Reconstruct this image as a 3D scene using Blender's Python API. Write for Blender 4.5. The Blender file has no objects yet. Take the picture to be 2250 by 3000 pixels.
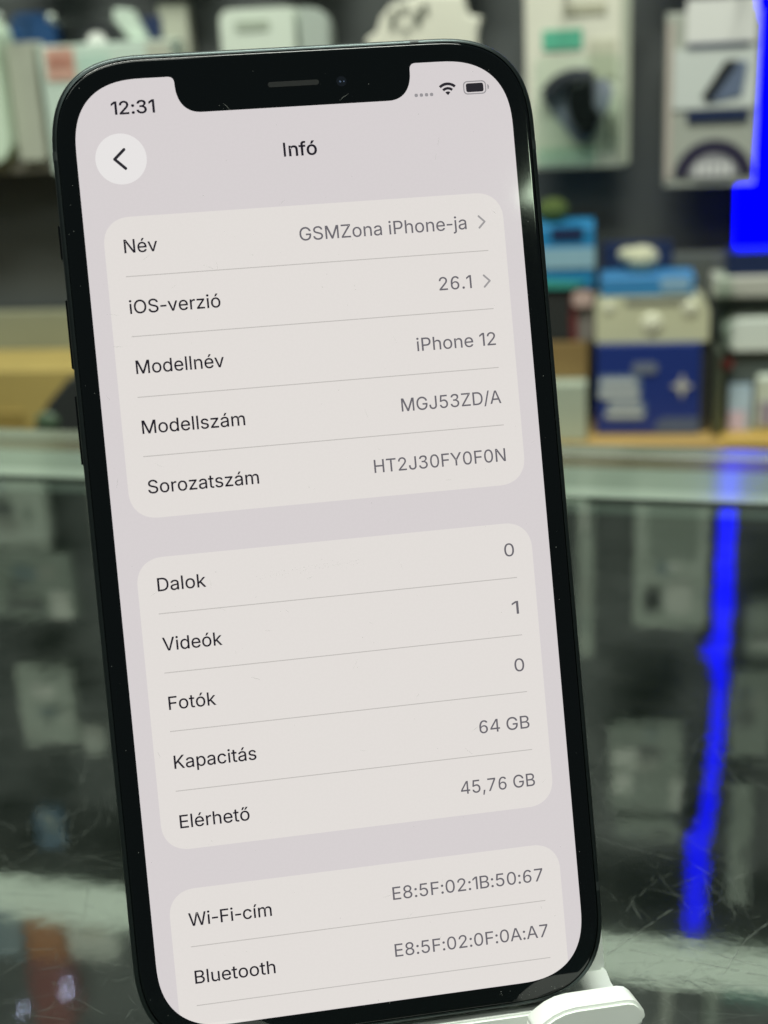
import bpy, bmesh, math, random
from mathutils import Vector, Matrix, geometry

S = bpy.context.scene
C = S.collection
MM = 0.001

# ------------------------------------------------------------------ camera
cd = bpy.data.cameras.new("camera"); cam = bpy.data.objects.new("camera", cd); C.objects.link(cam)
cam.matrix_world = Matrix(((0.98834039, -0.00153036, 0.15225284, 0.03099),
                           (0.14375232, 0.33896197, -0.92975269, -0.160488),
                           (-0.05018507, 0.94079883, 0.33522979, 0.160264),
                           (0, 0, 0, 1)))
cd.sensor_fit = 'HORIZONTAL'; cd.sensor_width = 36.0; cd.lens = 62.4
cd.clip_start = 0.01; cd.clip_end = 60.0
cd.dof.use_dof = True; cd.dof.focus_distance = 0.203; cd.dof.aperture_fstop = 24.0
S.camera = cam

# ------------------------------------------------------------------ room light
W = bpy.data.worlds.new("World"); S.world = W; W.use_nodes = True
W.node_tree.nodes["Background"].inputs[0].default_value = (0.86, 1.0, 0.95, 1)
W.node_tree.nodes["Background"].inputs[1].default_value = 0.085
def area(name, loc, target, sx, sy, power, col):
    l = bpy.data.lights.new(name, 'AREA'); l.shape = 'RECTANGLE'; l.size = sx; l.size_y = sy
    l.energy = power; l.color = col
    o = bpy.data.objects.new(name, l); C.objects.link(o); o.location = loc
    o.rotation_euler = (Vector(target) - Vector(loc)).to_track_quat('-Z', 'Y').to_euler()
    return o
area("ceiling_lamp", (0.15, 0.42, 1.85), (0.05, 0.42, 0.0), 1.3, 0.35, 11, (0.91, 1.0, 0.90))
area("wall_fill", (-0.20, 0.12, 1.60), (-0.15, 1.0, 0.0), 1.3, 0.3, 35, (0.97, 1.0, 0.90))  # unseen area light added to brighten the wall but not the stand front
area("front_fill", (-0.25, -1.1, 1.75), (-0.1, 1.0, 0.1), 1.2, 0.4, 7, (0.95, 1.0, 0.90))  # unseen weak light added behind the camera to fill front faces

S.view_settings.view_transform = 'Standard'; S.view_settings.look = 'None'
S.view_settings.exposure = 0.0; S.view_settings.gamma = 1.0; S.view_settings.use_curve_mapping = False
S.render.engine = 'CYCLES'
S.cycles.use_denoising = True
S.cycles.max_bounces = 8; S.cycles.transparent_max_bounces = 12
S.cycles.sample_clamp_indirect = 6.0
S.cycles.caustics_reflective = False; S.cycles.caustics_refractive = False

# ------------------------------------------------------------------ materials
def lin(c):
    c = c / 255.0
    return c / 12.92 if c <= 0.04045 else ((c + 0.055) / 1.055) ** 2.4
def rgb(r, g, b): return (lin(r), lin(g), lin(b), 1.0)
MATS = {}
def mat(name, col, rough=0.5, metal=0.0, emit=None, estr=1.0, noise=0.0, nscale=60.0, spec=0.5, bump=0.0, coat=0.0):
    """procedural principled material; noise = relative variation of the colour"""
    if name in MATS: return MATS[name]
    m = bpy.data.materials.new(name); m.use_nodes = True
    nt = m.node_tree; b = nt.nodes["Principled BSDF"]
    b.inputs["Base Color"].default_value = col
    b.inputs["Roughness"].default_value = rough
    b.inputs["Metallic"].default_value = metal
    b.inputs["Specular IOR Level"].default_value = spec
    b.inputs["Coat Weight"].default_value = coat
    if emit:
        b.inputs["Emission Color"].default_value = emit
        b.inputs["Emission Strength"].default_value = estr
    if noise or bump:
        tc = nt.nodes.new("ShaderNodeTexCoord"); nz = nt.nodes.new("ShaderNodeTexNoise")
        nz.inputs["Scale"].default_value = nscale; nz.inputs["Detail"].default_value = 5
        nt.links.new(tc.outputs["Object"], nz.inputs["Vector"])
        if noise:
            mr = nt.nodes.new("ShaderNodeMapRange")
            mr.inputs[3].default_value = 1 - noise; mr.inputs[4].default_value = 1 + noise
            nt.links.new(nz.outputs["Fac"], mr.inputs[0])
            mx = nt.nodes.new("ShaderNodeVectorMath"); mx.operation = 'SCALE'
            mx.inputs[0].default_value = (emit or col)[:3]
            nt.links.new(mr.outputs[0], mx.inputs["Scale"])
            nt.links.new(mx.outputs[0], b.inputs["Emission Color" if emit else "Base Color"])
        if bump:
            bp = nt.nodes.new("ShaderNodeBump"); bp.inputs["Strength"].default_value = bump
            bp.inputs["Distance"].default_value = 0.0005
            nt.links.new(nz.outputs["Fac"], bp.inputs["Height"]); nt.links.new(bp.outputs[0], b.inputs["Normal"])
    MATS[name] = m
    return m

def glass_sheet():
    """clear float glass seen as a thin sheet: Fresnel mirror over a green tinted view through"""
    m = bpy.data.materials.new("counter_glass"); m.use_nodes = True
    nt = m.node_tree; nt.nodes.clear()
    out = nt.nodes.new("ShaderNodeOutputMaterial"); mix = nt.nodes.new("ShaderNodeMixShader")
    fr = nt.nodes.new("ShaderNodeFresnel"); fr.inputs["IOR"].default_value = 1.95
    tr = nt.nodes.new("ShaderNodeBsdfTransparent"); tr.inputs[0].default_value = (0.78, 0.88, 0.82, 1)
    gl = nt.nodes.new("ShaderNodeBsdfGlossy"); gl.inputs["Color"].default_value = (0.93, 1.0, 0.95, 1)
    tc = nt.nodes.new("ShaderNodeTexCoord")
    n1 = nt.nodes.new("ShaderNodeTexNoise"); n1.inputs["Scale"].default_value = 55; n1.inputs["Detail"].default_value = 6
    n2 = nt.nodes.new("ShaderNodeTexNoise"); n2.inputs["Scale"].default_value = 16; n2.inputs["Detail"].default_value = 5
    mr = nt.nodes.new("ShaderNodeMapRange"); mr.inputs[1].default_value = 0.35; mr.inputs[2].default_value = 0.75
    mr.inputs[3].default_value = 0.012; mr.inputs[4].default_value = 0.065
    bp = nt.nodes.new("ShaderNodeBump"); bp.inputs["Strength"].default_value = 0.065; bp.inputs["Distance"].default_value = 0.0006
    L = nt.links.new
    L(tc.outputs["Object"], n1.inputs["Vector"]); L(tc.outputs["Object"], n2.inputs["Vector"])
    L(n2.outputs["Fac"], mr.inputs[0]); L(mr.outputs[0], gl.inputs["Roughness"])
    L(n1.outputs["Fac"], bp.inputs["Height"]); L(bp.outputs[0], gl.inputs["Normal"])
    L(fr.outputs[0], mix.inputs[0]); L(tr.outputs[0], mix.inputs[1]); L(gl.outputs[0], mix.inputs[2])
    # dust film: a little grey scatter on the surface
    df = nt.nodes.new("ShaderNodeBsdfDiffuse"); df.inputs[0].default_value = (0.5, 0.55, 0.5, 1)
    m2 = nt.nodes.new("ShaderNodeMixShader")
    r2 = nt.nodes.new("ShaderNodeMapRange"); r2.inputs[1].default_value = 0.4; r2.inputs[2].default_value = 0.8
    r2.inputs[3].default_value = 0.004; r2.inputs[4].default_value = 0.03
    L(n1.outputs["Fac"], r2.inputs[0]); L(r2.outputs[0], m2.inputs[0])
    L(mix.outputs[0], m2.inputs[1]); L(df.outputs[0], m2.inputs[2]); L(m2.outputs[0], out.inputs[0])
    return m
def veil(name, col, opacity):
    m = bpy.data.materials.new(name); m.use_nodes = True
    nt = m.node_tree; nt.nodes.clear()
    out = nt.nodes.new("ShaderNodeOutputMaterial"); mix = nt.nodes.new("ShaderNodeMixShader")
    tr = nt.nodes.new("ShaderNodeBsdfTransparent"); df = nt.nodes.new("ShaderNodeBsdfDiffuse"); df.inputs[0].default_value = col
    mix.inputs[0].default_value = opacity
    nt.links.new(tr.outputs[0], mix.inputs[1]); nt.links.new(df.outputs[0], mix.inputs[2]); nt.links.new(mix.outputs[0], out.inputs[0])
    return m
def clear_plastic(name, ior=1.45, tint=(0.9, 0.95, 0.92, 1)):
    m = bpy.data.materials.new(name); m.use_nodes = True
    nt = m.node_tree; nt.nodes.clear()
    out = nt.nodes.new("ShaderNodeOutputMaterial"); mix = nt.nodes.new("ShaderNodeMixShader")
    lw = nt.nodes.new("ShaderNodeLayerWeight"); lw.inputs[0].default_value = 0.12
    tr = nt.nodes.new("ShaderNodeBsdfTransparent"); tr.inputs[0].default_value = tint
    gl = nt.nodes.new("ShaderNodeBsdfGlossy"); gl.inputs["Roughness"].default_value = 0.08
    nt.links.new(lw.outputs["Fresnel"], mix.inputs[0]); nt.links.new(tr.outputs[0], mix.inputs[1])
    nt.links.new(gl.outputs[0], mix.inputs[2]); nt.links.new(mix.outputs[0], out.inputs[0])
    return m

# ------------------------------------------------------------------ object helpers (all lengths in mm)
def tag(o, label=None, cat=None, group=None, kind=None):
    if label: o["label"] = label
    if cat: o["category"] = cat
    if group: o["group"] = group
    if kind: o["kind"] = kind
    return o
def thing(name, label, cat, loc=(0, 0, 0), group=None, kind=None):
    o = bpy.data.objects.new(name, None); C.objects.link(o)
    o.empty_display_size = 0.01
    o.location = Vector(loc) * MM
    return tag(o, label, cat, group, kind)
def link(name, me, m, parent=None):
    o = bpy.data.objects.new(name, me); C.objects.link(o)
    if m is not None and not me.materials: me.materials.append(m)
    if parent is not None: o.parent = parent
    return o
def soften(o):
    for f in o.data.polygons: f.use_smooth = True
    o.data.set_sharp_from_angle(angle=math.radians(40))
    w = o.modifiers.new("weighted", 'WEIGHTED_NORMAL'); w.keep_sharp = True; w.weight = 100
def done(name, bm, m, parent=None, smooth=False, off=None, bevel=0.0, seg=3):
    """bm is in world mm; stored relative to the parent's location"""
    if bevel > 0:
        bmesh.ops.recalc_face_normals(bm, faces=bm.faces)
        es = [e for e in bm.edges if len(e.link_faces) == 2 and e.calc_face_angle(0) > 0.6]
        bmesh.ops.bevel(bm, geom=es, offset=bevel, segments=seg, profile=0.5, affect='EDGES', clamp_overlap=True)
    bmesh.ops.recalc_face_normals(bm, faces=bm.faces)
    o0 = Vector((0, 0, 0))
    p = parent
    while p is not None: o0 = o0 + p.location; p = p.parent
    for v in bm.verts: v.co = v.co * MM - o0
    me = bpy.data.meshes.new(name); bm.to_mesh(me); bm.free()
    o = link(name, me, m, parent)
    if smooth or bevel > 0: soften(o)
    return o
def add_box(bm, x0, x1, y0, y1, z0, z1):
    v = [bm.verts.new(p) for p in ((x0, y0, z0), (x1, y0, z0), (x1, y1, z0), (x0, y1, z0), (x0, y0, z1), (x1, y0, z1), (x1, y1, z1), (x0, y1, z1))]
    for f in ((0, 3, 2, 1), (4, 5, 6, 7), (0, 1, 5, 4), (1, 2, 6, 5), (2, 3, 7, 6), (3, 0, 4, 7)): bm.faces.new([v[i] for i in f])
def box(name, x, y, z, m, parent=None, bevel=0.0):
    bm = bmesh.new(); add_box(bm, x[0], x[1], y[0], y[1], z[0], z[1])
    return done(name, bm, m, parent, bevel=bevel)
def add_prism(bm, pts, y0, y1):
    """pts: outline in (x, z); extruded from y0 (front) to y1"""
    tri = geometry.tessellate_polygon([[Vector((p[0], p[1], 0)) for p in pts]])
    a = [bm.verts.new((p[0], y0, p[1])) for p in pts]; b = [bm.verts.new((p[0], y1, p[1])) for p in pts]
    n = len(pts)
    for t in tri:
        try: bm.faces.new([a[i] for i in t]); bm.faces.new([b[i] for i in reversed(t)])
        except ValueError: pass
    for i in range(n):
        j = (i + 1) % n
        bm.faces.new((a[i], b[i], b[j], a[j]))
def prism(name, pts, y0, y1, m, parent=None, bevel=0.0):
    bm = bmesh.new(); add_prism(bm, pts, y0, y1)
    return done(name, bm, m, parent, smooth=False, bevel=bevel)
def rr(x0, x1, z0, z1, r, n=6):
    """rounded rectangle outline"""
    if not isinstance(r, (tuple, list)): r = (r, r, r, r)   # bl br tr tl
    out = []
    for (cx, cz, a0, q) in ((x0 + r[0], z0 + r[0], 180, r[0]), (x1 - r[1], z0 + r[1], 270, r[1]), (x1 - r[2], z1 - r[2], 0, r[2]), (x0 + r[3], z1 - r[3], 90, r[3])):
        k = n if q > 0.01 else 0
        for i in range(k + 1):
            a = math.radians(a0 + 90.0 * i / max(k, 1)); out.append((cx + q * math.cos(a), cz + q * math.sin(a)))
    return out
def circ(cx, cz, r, n=28, rz=None):
    return [(cx + r * math.cos(2 * math.pi * i / n), cz + (rz or r) * math.sin(2 * math.pi * i / n)) for i in range(n)]
def arc_band(cx, cz, r0, r1, a0, a1, n=16):
    p = [(cx + r1 * math.cos(math.radians(a0 + (a1 - a0) * i / n)), cz + r1 * math.sin(math.radians(a0 + (a1 - a0) * i / n))) for i in range(n + 1)]
    q = [(cx + r0 * math.cos(math.radians(a0 + (a1 - a0) * i / n)), cz + r0 * math.sin(math.radians(a0 + (a1 - a0) * i / n))) for i in range(n + 1)]
    return p + q[::-1]
def add_tube(bm, pts, r, n=10):
    rings = []
    P = [Vector(p) for p in pts]
    for i, p in enumerate(P):
        d = (P[min(i + 1, len(P) - 1)] - P[max(i - 1, 0)]).normalized()
        u = d.orthogonal().normalized(); w = d.cross(u)
        rings.append([bm.verts.new(p + r * (math.cos(2 * math.pi * k / n) * u + math.sin(2 * math.pi * k / n) * w)) for k in range(n)])
    for a, b in zip(rings, rings[1:]):
        for k in range(n): bm.faces.new((a[k], a[(k + 1) % n], b[(k + 1) % n], b[k]))
    bm.faces.new(rings[0][::-1]); bm.faces.new(rings[-1])
def add_ball(bm, c, r, sc=(1, 1, 1), u=16, v=10):
    bmesh.ops.create_uvsphere(bm, u_segments=u, v_segments=v, radius=1, matrix=Matrix.Translation(c) @ Matrix.Diagonal((r * sc[0], r * sc[1], r * sc[2], 1)))

# ================================================================== THE SHOP WALL AND SHELF
WALL_Y = 1030.0
m_wall = mat("wall_grey", (0.095, 0.104, 0.102, 1), 0.55, noise=0.12, nscale=14, bump=0.15)
bm = bmesh.new()
add_box(bm, -1300, 800, WALL_Y, WALL_Y + 18, -900, 700)
add_box(bm, -1300, 800, WALL_Y, WALL_Y + 18, 702, 1500)
for z in (-60, 206, 296, 412, 550, 640):                            # slots the hooks hang in
    add_box(bm, -1300, 800, WALL_Y - 1.2, WALL_Y + 2, z - 3, z)
tag(done("wall", bm, m_wall), "dark grey slotted shop wall behind the counter hung with packaged accessories", "wall", kind="structure")
tag(box("floor", (-3000, 3000), (-3500, 1100), (-1010, -1000), mat("floor_grey", (0.12, 0.12, 0.115, 1), 0.5, noise=0.15, nscale=3)), "grey shop floor", "floor", kind="structure")

m_wood = mat("pale_wood", (0.40, 0.27, 0.085, 1), 0.5, noise=0.25, nscale=35)
m_lit_wall = mat("olive_grey", (0.27, 0.28, 0.19, 1), 0.6, noise=0.10, nscale=20)
sh = thing("wall_shelf", "long wooden shelf with grey edge strip along the wall behind the counter", "shelf", (-300, 960, -184))
box("shelf_board", (-1200, 700), (900, WALL_Y - 1), (-184, -169), m_wood, sh, bevel=1)
box("shelf_support", (5, 30), (903, 1020), (-420, -185), mat("grey_green", (0.40, 0.46, 0.38, 1), 0.5), sh, bevel=1)
box("shelf_support", (-620, -595), (903, 1020), (-420, -185), MATS["grey_green"], sh, bevel=1)

# light box above the wall display
m_lb = mat("lightbox_face", (0.7, 0.75, 0.68, 1), 0.4, emit=(0.72, 0.86, 0.66, 1), estr=1.7, noise=0.22, nscale=9)
hb = thing("light_box", "long pale lit box running along the top of the wall display", "light box", (-200, 1000, 708))
prism("lit_panel", [(-1290, 624), (700, 741), (700, 793), (-1290, 668)], 972, 976, m_lb, hb)
prism("casing", [(-1292, 621), (702, 738), (702, 796), (-1292, 671)], 977, WALL_Y - 1, mat("casing_grey", (0.35, 0.38, 0.34, 1), 0.5), hb)

# blue LED strip running up the wall at the right
m_led = mat("blue_led", (0.0, 0.0, 0.02, 1), 0.6, spec=0.0, emit=(0.0, 0.0, 1.0, 1), estr=5.8)
m_shield = mat("glow_shield_dark", (0.03, 0.03, 0.05, 1), 0.5)
led = thing("led_strip", "bright blue LED light strip running up the wall at the right edge", "led strip", (160, 1000, -35))
left = [(-34, 153), (-30, 150.5), (30, 150), (33, 152), (36, 164), (100, 166), (158, 166.5), (160, 160), (190, 158), (200, 146.5), (251, 146), (296, 145), (336, 144), (376, 144), (384, 137), (391, 133), (398, 140), (412, 144), (420, 149), (449, 146), (494, 142.5), (518, 141), (562, 138), (578, 134), (589, 124.5), (622, 127), (669, 126), (703, 126)]
right = [(703, 145), (669, 146), (622, 147), (595, 147.5), (562, 152), (518, 155), (494, 157), (449, 158), (420, 159), (406, 158), (389, 158), (378, 159), (336, 161), (296, 160), (251, 160), (200, 161), (190, 186), (-31, 186), (-34, 183)]
outl = [(x, z) for z, x in left] + [(x, z) for z, x in right]
prism("glowing_face", outl, 985, 986, m_led, led)
inner = [(x + (1.2 if i < len(left) else -1.2), z) for i, (x, z) in enumerate(outl)]
prism("glow_shield", inner, 986.3, WALL_Y - 1, m_shield, led)  # dark body added behind the strip to keep its glow off the wall

# ------------------------------------------------------------------ packages hanging on the wall
m_white = mat("white_card", (0.80, 0.80, 0.76, 1), 0.45, noise=0.04, nscale=40)
m_cream = mat("cream_card", (0.80, 0.79, 0.66, 1), 0.45, noise=0.05, nscale=40)
m_pale = mat("pale_green_card", (0.62, 0.74, 0.62, 1), 0.4, noise=0.05, nscale=40)
m_grey = mat("grey_card", (0.42, 0.44, 0.38, 1), 0.5, noise=0.08, nscale=40)
m_dark = mat("dark_plastic", (0.03, 0.033, 0.035, 1), 0.35)
m_navy = mat("navy_print", (0.018, 0.030, 0.085, 1), 0.4)
m_black = mat("black_print", (0.012, 0.013, 0.016, 1), 0.35)
m_green = mat("teal_print", (0.12, 0.50, 0.33, 1), 0.45)
m_purple = mat("violet_grey_shadow", (0.36, 0.36, 0.46, 1), 0.45)
m_pink = mat("salmon_print", (0.68, 0.40, 0.31, 1), 0.45)
m_redp = mat("red_print", (0.50, 0.18, 0.12, 1), 0.45)
m_steel = mat("hook_steel", (0.55, 0.57, 0.55, 1), 0.25, metal=1.0)
m_clear = clear_plastic("clear_plastic")

def hook(x, z, label, y1=948, r=1.6, ball=3.6):
    h = thing("display_hook", label, "hook", (x, WALL_Y - 2, z), group="steel hooks the packages hang from")
    bm = bmesh.new(); add_tube(bm, [(x, WALL_Y - 2, z), (x, y1, z), (x, y1 - 4, z + 2)], r); done("rod", bm, m_steel, h, smooth=True)
    bm = bmesh.new(); add_ball(bm, (x, y1 - 5, z + 3), ball); done("ball_tip", bm, mat("hook_tip", (0.55, 0.62, 0.55, 1), 0.3), h, smooth=True)
    return h

# white rounded pack, leftmost
t = thing("rounded_package", "pale white rounded plastic package at the far left of the wall", "package", (-505, 985, 75))
prism("shell", rr(-556, -461, 75, 192, 17), 962, 1000, mat("milky_plastic", (0.66, 0.80, 0.62, 1), 0.35, noise=0.05, nscale=25), t, bevel=4)
box("base_tray", (-556, -425), (985, 1005), (64, 74), mat("beige_tray", (0.42, 0.39, 0.33, 1), 0.5), t, bevel=1)
# narrow grey card beside it
t = thing("slim_package", "narrow greyish cream package between two white packages at left", "package", (-446, 990, 75))
prism("card", rr(-459, -434, 75, 172, 4), 975, 1001, mat("greyish_card", (0.44, 0.46, 0.37, 1), 0.5, noise=0.08, nscale=30), t, bevel=1.5)
# blue package behind
t = thing("blue_package", "dark blue package peeking out above the narrow grey package", "package", (-445, 1010, 150))
prism("carton", rr(-464, -424, 150, 196, (2, 2, 14, 10)), 1004, 1022, mat("deep_blue_card", (0.014, 0.06, 0.17, 1), 0.45), t, bevel=1.5)
# wide white box with salmon square
t = thing("white_box", "wide white box with a salmon square printed on its corner", "box", (-370, 985, 60))
box("carton", (-427, -311), (968, 1003), (63, 168), mat("mint_white_card", (0.60, 0.72, 0.62, 1), 0.45, noise=0.06, nscale=25), t, bevel=1.5)
box("printed_square", (-421, -396), (966.9, 967.6), (140, 166), m_pink, t)
bm = bmesh.new()
for i in range(4): add_box(bm, -418 + 5.4 * i, -414.5 + 5.4 * i, 966.2, 966.7, 153 - 3 * (i % 2), 158)
done("printed_mark", bm, m_redp, t)
box("printed_panel", (-392, -365), (966.9, 967.6), (70, 160), mat("mint_print", (0.50, 0.68, 0.57, 1), 0.5), t)
box("side_flap", (-333, -311.6), (966.9, 967.6), (64, 167), mat("beige_print", (0.50, 0.52, 0.42, 1), 0.5), t)
# headband like black arch on white dome
t = thing("earbud_case", "small white dome shaped case under a black arch standing on the white box", "case", (-380, 995, 169))
prism("black_arch", arc_band(-380, 168, 9, 16.5, -5, 185), 984, 996, m_dark, t, bevel=1)
prism("white_dome", arc_band(-380, 168.5, 0.5, 8.2, 0, 180), 982, 998, m_white, t, bevel=1)
t = thing("charging_cable_pack", "small white slanted cable package leaning on the navy square pack", "package", (-356, 998, 169))
prism("pouch", [(-352, 169), (-338, 169), (-349, 193), (-364, 195), (-366, 186)], 988, 1000, mat("pouch_white", (0.58, 0.68, 0.58, 1), 0.4), t, bevel=1)
t = thing("navy_pack", "small dark navy square pack standing on the white box", "package", (-338, 1005, 169))
box("carton", (-346, -329), (1002, 1016), (169, 187), m_navy, t, bevel=1)
t = thing("tall_carton", "tall beige grey carton standing behind the wide white box", "carton", (-320, 1010, 66))
box("carton", (-332, -306), (1006, 1022), (66, 196), mat("beige_carton", (0.46, 0.47, 0.38, 1), 0.5, noise=0.06), t, bevel=1.5)
hook(-402, 186, "steel display hook with a round tip above the wide white box")
hook(-447, 189, "steel display hook with a round tip in front of the dark blue package")

# white clamshell behind the phone top
t = thing("clamshell_package", "glossy white clamshell package with a rounded right wing above the phone", "package", (-228, 985, 60))
prism("shell", rr(-268, -206, 60, 188, (4, 4, 9, 9)), 966, 1000, mat("shell_white", (0.74, 0.82, 0.70, 1), 0.3), t, bevel=3)
prism("hang_slot", rr(-255, -226, 171, 179, 3.5), 965, 965.6, mat("slot_grey", (0.42, 0.48, 0.38, 1), 0.5), t)
prism("wing", rr(-203, -179, 60, 187, (4, 8, 20, 2)), 972, 1000, mat("wing_grey", (0.46, 0.52, 0.46, 1), 0.35), t, bevel=3)
# cream package with dark pattern
t = thing("cream_package", "cream package with a small dark printed emblem at its top", "package", (-105, 985, 55))
prism("card", [(-150, 55), (-57, 55), (-59, 160), (-55, 172), (-66, 174), (-70, 190), (-104, 192), (-128, 185), (-137, 176), (-141, 165), (-150, 160)], 980, 1000, m_cream, t, bevel=2)
bm = bmesh.new()
for (x, z, w, h) in ((-129, 166, 5, 14), (-121, 178, 6, 5), (-110, 168, 6, 11), (-103, 176, 5, 8), (-119, 163, 5, 4)): add_box(bm, x, x + w, 978.6, 979.4, z, z + h)
done("printed_emblem", bm, mat("taupe_print", (0.11, 0.12, 0.09, 1), 0.5), t)
prism("hang_tab", rr(-92, -70, 188, 214, 5), 992, 995, m_cream, t)

# white blister with black car charger
t = thing("blister_package", "cream blister package showing a black car charger and a teal label", "package", (22, 985, 50))
prism("backing_card", rr(-21, 62, 50, 200, 3), 994, 997, m_cream, t, bevel=0.8)
prism("right_fold", rr(56, 63.5, 52, 198, 1), 991, 993.6, mat("fold_grey", (0.45, 0.48, 0.38, 1), 0.5), t)
box("teal_label", (-7, 25), (992.6, 993.4), (144, 159), m_green, t)
box("product_title", (10, 44), (992.6, 993.4), (170, 178), mat("beige_mark", (0.50, 0.49, 0.36, 1), 0.5), t)
box("info_block", (30, 52), (992.6, 993.4), (120, 150), mat("pale_mark", (0.60, 0.60, 0.46, 1), 0.5), t)
ch = prism("car_charger", [(14, 116), (33, 121), (34, 100), (40, 92), (33, 76), (24, 77), (16, 90), (13, 104)], 978, 992, m_black, t, bevel=2)
prism("charger_head", arc_band(20, 96, 24, 33, 62, 150), 981, 991, mat("grey_violet_plastic", (0.10, 0.09, 0.12, 1), 0.4), t, bevel=1.5)
prism("charger_shadow_patch", [(-8, 108), (4, 122), (34, 131), (50, 112), (46, 96), (32, 72), (22, 70), (6, 88)], 992.7, 993.3, m_purple, t)  # the charger's shadow, painted as a violet grey patch on the card
prism("cable_plug", rr(45, 49, 70, 92, 1.5), 984, 991, mat("grey_plastic", (0.12, 0.13, 0.10, 1), 0.4), t, bevel=0.6)
bm = bmesh.new(); add_tube(bm, [(41, 988, 54), (41, 988, 92), (44, 988, 98)], 0.9); add_tube(bm, [(52, 988, 54), (52, 988, 92)], 0.9)
done("cable", bm, mat("cable_grey", (0.30, 0.31, 0.25, 1), 0.4), t, smooth=True)
prism("bottom_band", rr(-14, 36, 53, 66, 1), 992.6, 993.4, mat("pale_teal_print", (0.50, 0.66, 0.50, 1), 0.5), t)
prism("plastic_bubble", rr(-13, 56, 62, 140, 9), 972, 974, m_clear, t, bevel=0.6)
hook(12, 186, "steel display hook with a round tip holding the blister package")

# right package with dial
t = thing("charger_box", "white package with navy bands, a dark charger picture and a speedometer arc", "package", (130, 985, 33))
box("carton", (91, 163), (976, 1002), (33, 167), m_grey, t, bevel=1.5)
box("upper_sleeve", (106, 160), (974.4, 975.6), (143, 176), m_white, t)
box("white_field", (97, 161), (974.4, 975.6), (94, 139.5), mat("field_white", (0.66, 0.70, 0.66, 1), 0.45), t)
box("navy_band", (107, 155), (973.4, 974.2), (139.8, 143.6), m_navy, t)
box("navy_band", (108, 156), (973.4, 974.2), (84.5, 92.5), m_navy, t)
prism("charger_picture", [(119, 103), (125, 98), (144, 124), (146, 130), (137, 130)], 973.2, 974.0, m_black, t)
prism("charger_glow", [(123, 98), (150, 103), (154, 128), (146.5, 129.5), (128, 101)], 973.3, 973.9, mat("slate_print", (0.14, 0.18, 0.27, 1), 0.4), t)
prism("speedometer_arc", arc_band(130, 38, 21, 32, 8, 172), 974.2, 975.2, mat("dark_violet_print", (0.035, 0.03, 0.06, 1), 0.4), t)
prism("speedometer_disc", arc_band(130, 38, 1, 20.4, 10, 170), 974.2, 975.2, mat("disc_grey", (0.36, 0.36, 0.37, 1), 0.4), t)
bm = bmesh.new()
for i in range(5): add_box(bm, 115.5 + 6.2 * i, 119.8 + 6.2 * i, 973.2, 973.8, 41, 51 + (i % 2))
done("printed_digits", bm, mat("digit_white", (0.72, 0.72, 0.70, 1), 0.45), t)
box("cream_edge", (91.5, 96), (974.4, 975.6), (40, 160), mat("pinkish_edge", (0.55, 0.48, 0.42, 1), 0.5), t)
hook(146, 186, "steel display hook holding the package with the speedometer arc", ball=2.0)

# ------------------------------------------------------------------ packages hung higher up (seen mirrored in the counter glass)
rh = random.Random(3)
def high_pack(x0, x1, z0, z1, m, label, spots=(), r=3, y=985, tab=True):
    t = thing("hanging_package", label, "package", ((x0 + x1) / 2, y + 8, z0), group="packages hung in the upper rows")
    prism("card", rr(x0, x1, z0, z1, r), y, y + 14, m, t, bevel=1)
    for i in range(7):                                              # blurred print on the card
        w, h = rh.uniform(0.12, 0.5) * (x1 - x0), rh.uniform(0.05, 0.22) * (z1 - z0)
        a, c = rh.uniform(x0 + 2, x1 - w - 2), rh.uniform(z0 + 3, z1 - h - 3)
        bmp = bmesh.new(); add_prism(bmp, rr(a, a + w, c, c + h, min(w, h) * 0.3), y - 0.45 - 0.06 * i, y - 0.15 - 0.06 * i)
        done("printed_patch", bmp, rh.choice((m_sage2, m_grey, m_dim, m_bright, m_slate)), t)
    for (a, b, c, d, mm) in spots: prism("printed_patch", rr(a, b, c, d, 2), y - 1.4, y - 0.6, mm, t)
    return t
m_sage = mat("sage_card", (0.56, 0.62, 0.53, 1), 0.5, noise=0.35, nscale=15)
m_sage2 = mat("dim_sage_card", (0.32, 0.37, 0.31, 1), 0.5, noise=0.4, nscale=12)
m_bright = mat("bright_card", (0.85, 0.88, 0.78, 1), 0.4)
m_dim = mat("charcoal_print", (0.12, 0.13, 0.12, 1), 0.5)
m_slate = mat("slate_blue_print", (0.22, 0.29, 0.30, 1), 0.5)
m_brown = mat("brown_print", (0.16, 0.12, 0.08, 1), 0.5)
high_pack(72, 137, 215, 364, m_sage, "sage white hanging package with one dark spot", ((81, 96, 328, 351, m_dark), (84, 128, 230, 300, m_sage2)))
high_pack(21, 35, 210, 396, m_sage, "very narrow pale hanging package left of the sage white one", ())
high_pack(174, 230, 338, 395, m_sage2, "grey hanging package right of the blue LED strip", ())
high_pack(50, 120, 465, 562, m_sage2, "dim sage hanging package with two bright spots", ((53, 71, 520, 541, m_bright), (111, 119, 522, 557, m_bright)))
high_pack(164, 200, 410, 502, m_sage2, "dim sage package hung high, right of the LED strip", ())
high_pack(57, 118, 572, 598, m_sage2, "low wide dim package just under the lit box", ())
high_pack(165, 187, 530, 664, m_sage2, "tall narrow dim package under the lit box at right", ())
high_pack(-560, -486, 212, 290, m_sage, "large pale package in the second row at far left", ())
high_pack(-560, -470, 296, 366, m_sage2, "wide dim package with a bright corner at left", ((-494, -473, 338, 366, m_bright),))
high_pack(-545, -487, 420, 510, m_sage, "pale upright package in the third row at left", ())
high_pack(-480, -461, 486, 518, m_bright, "small bright white package in the third row at left", ())
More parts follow.
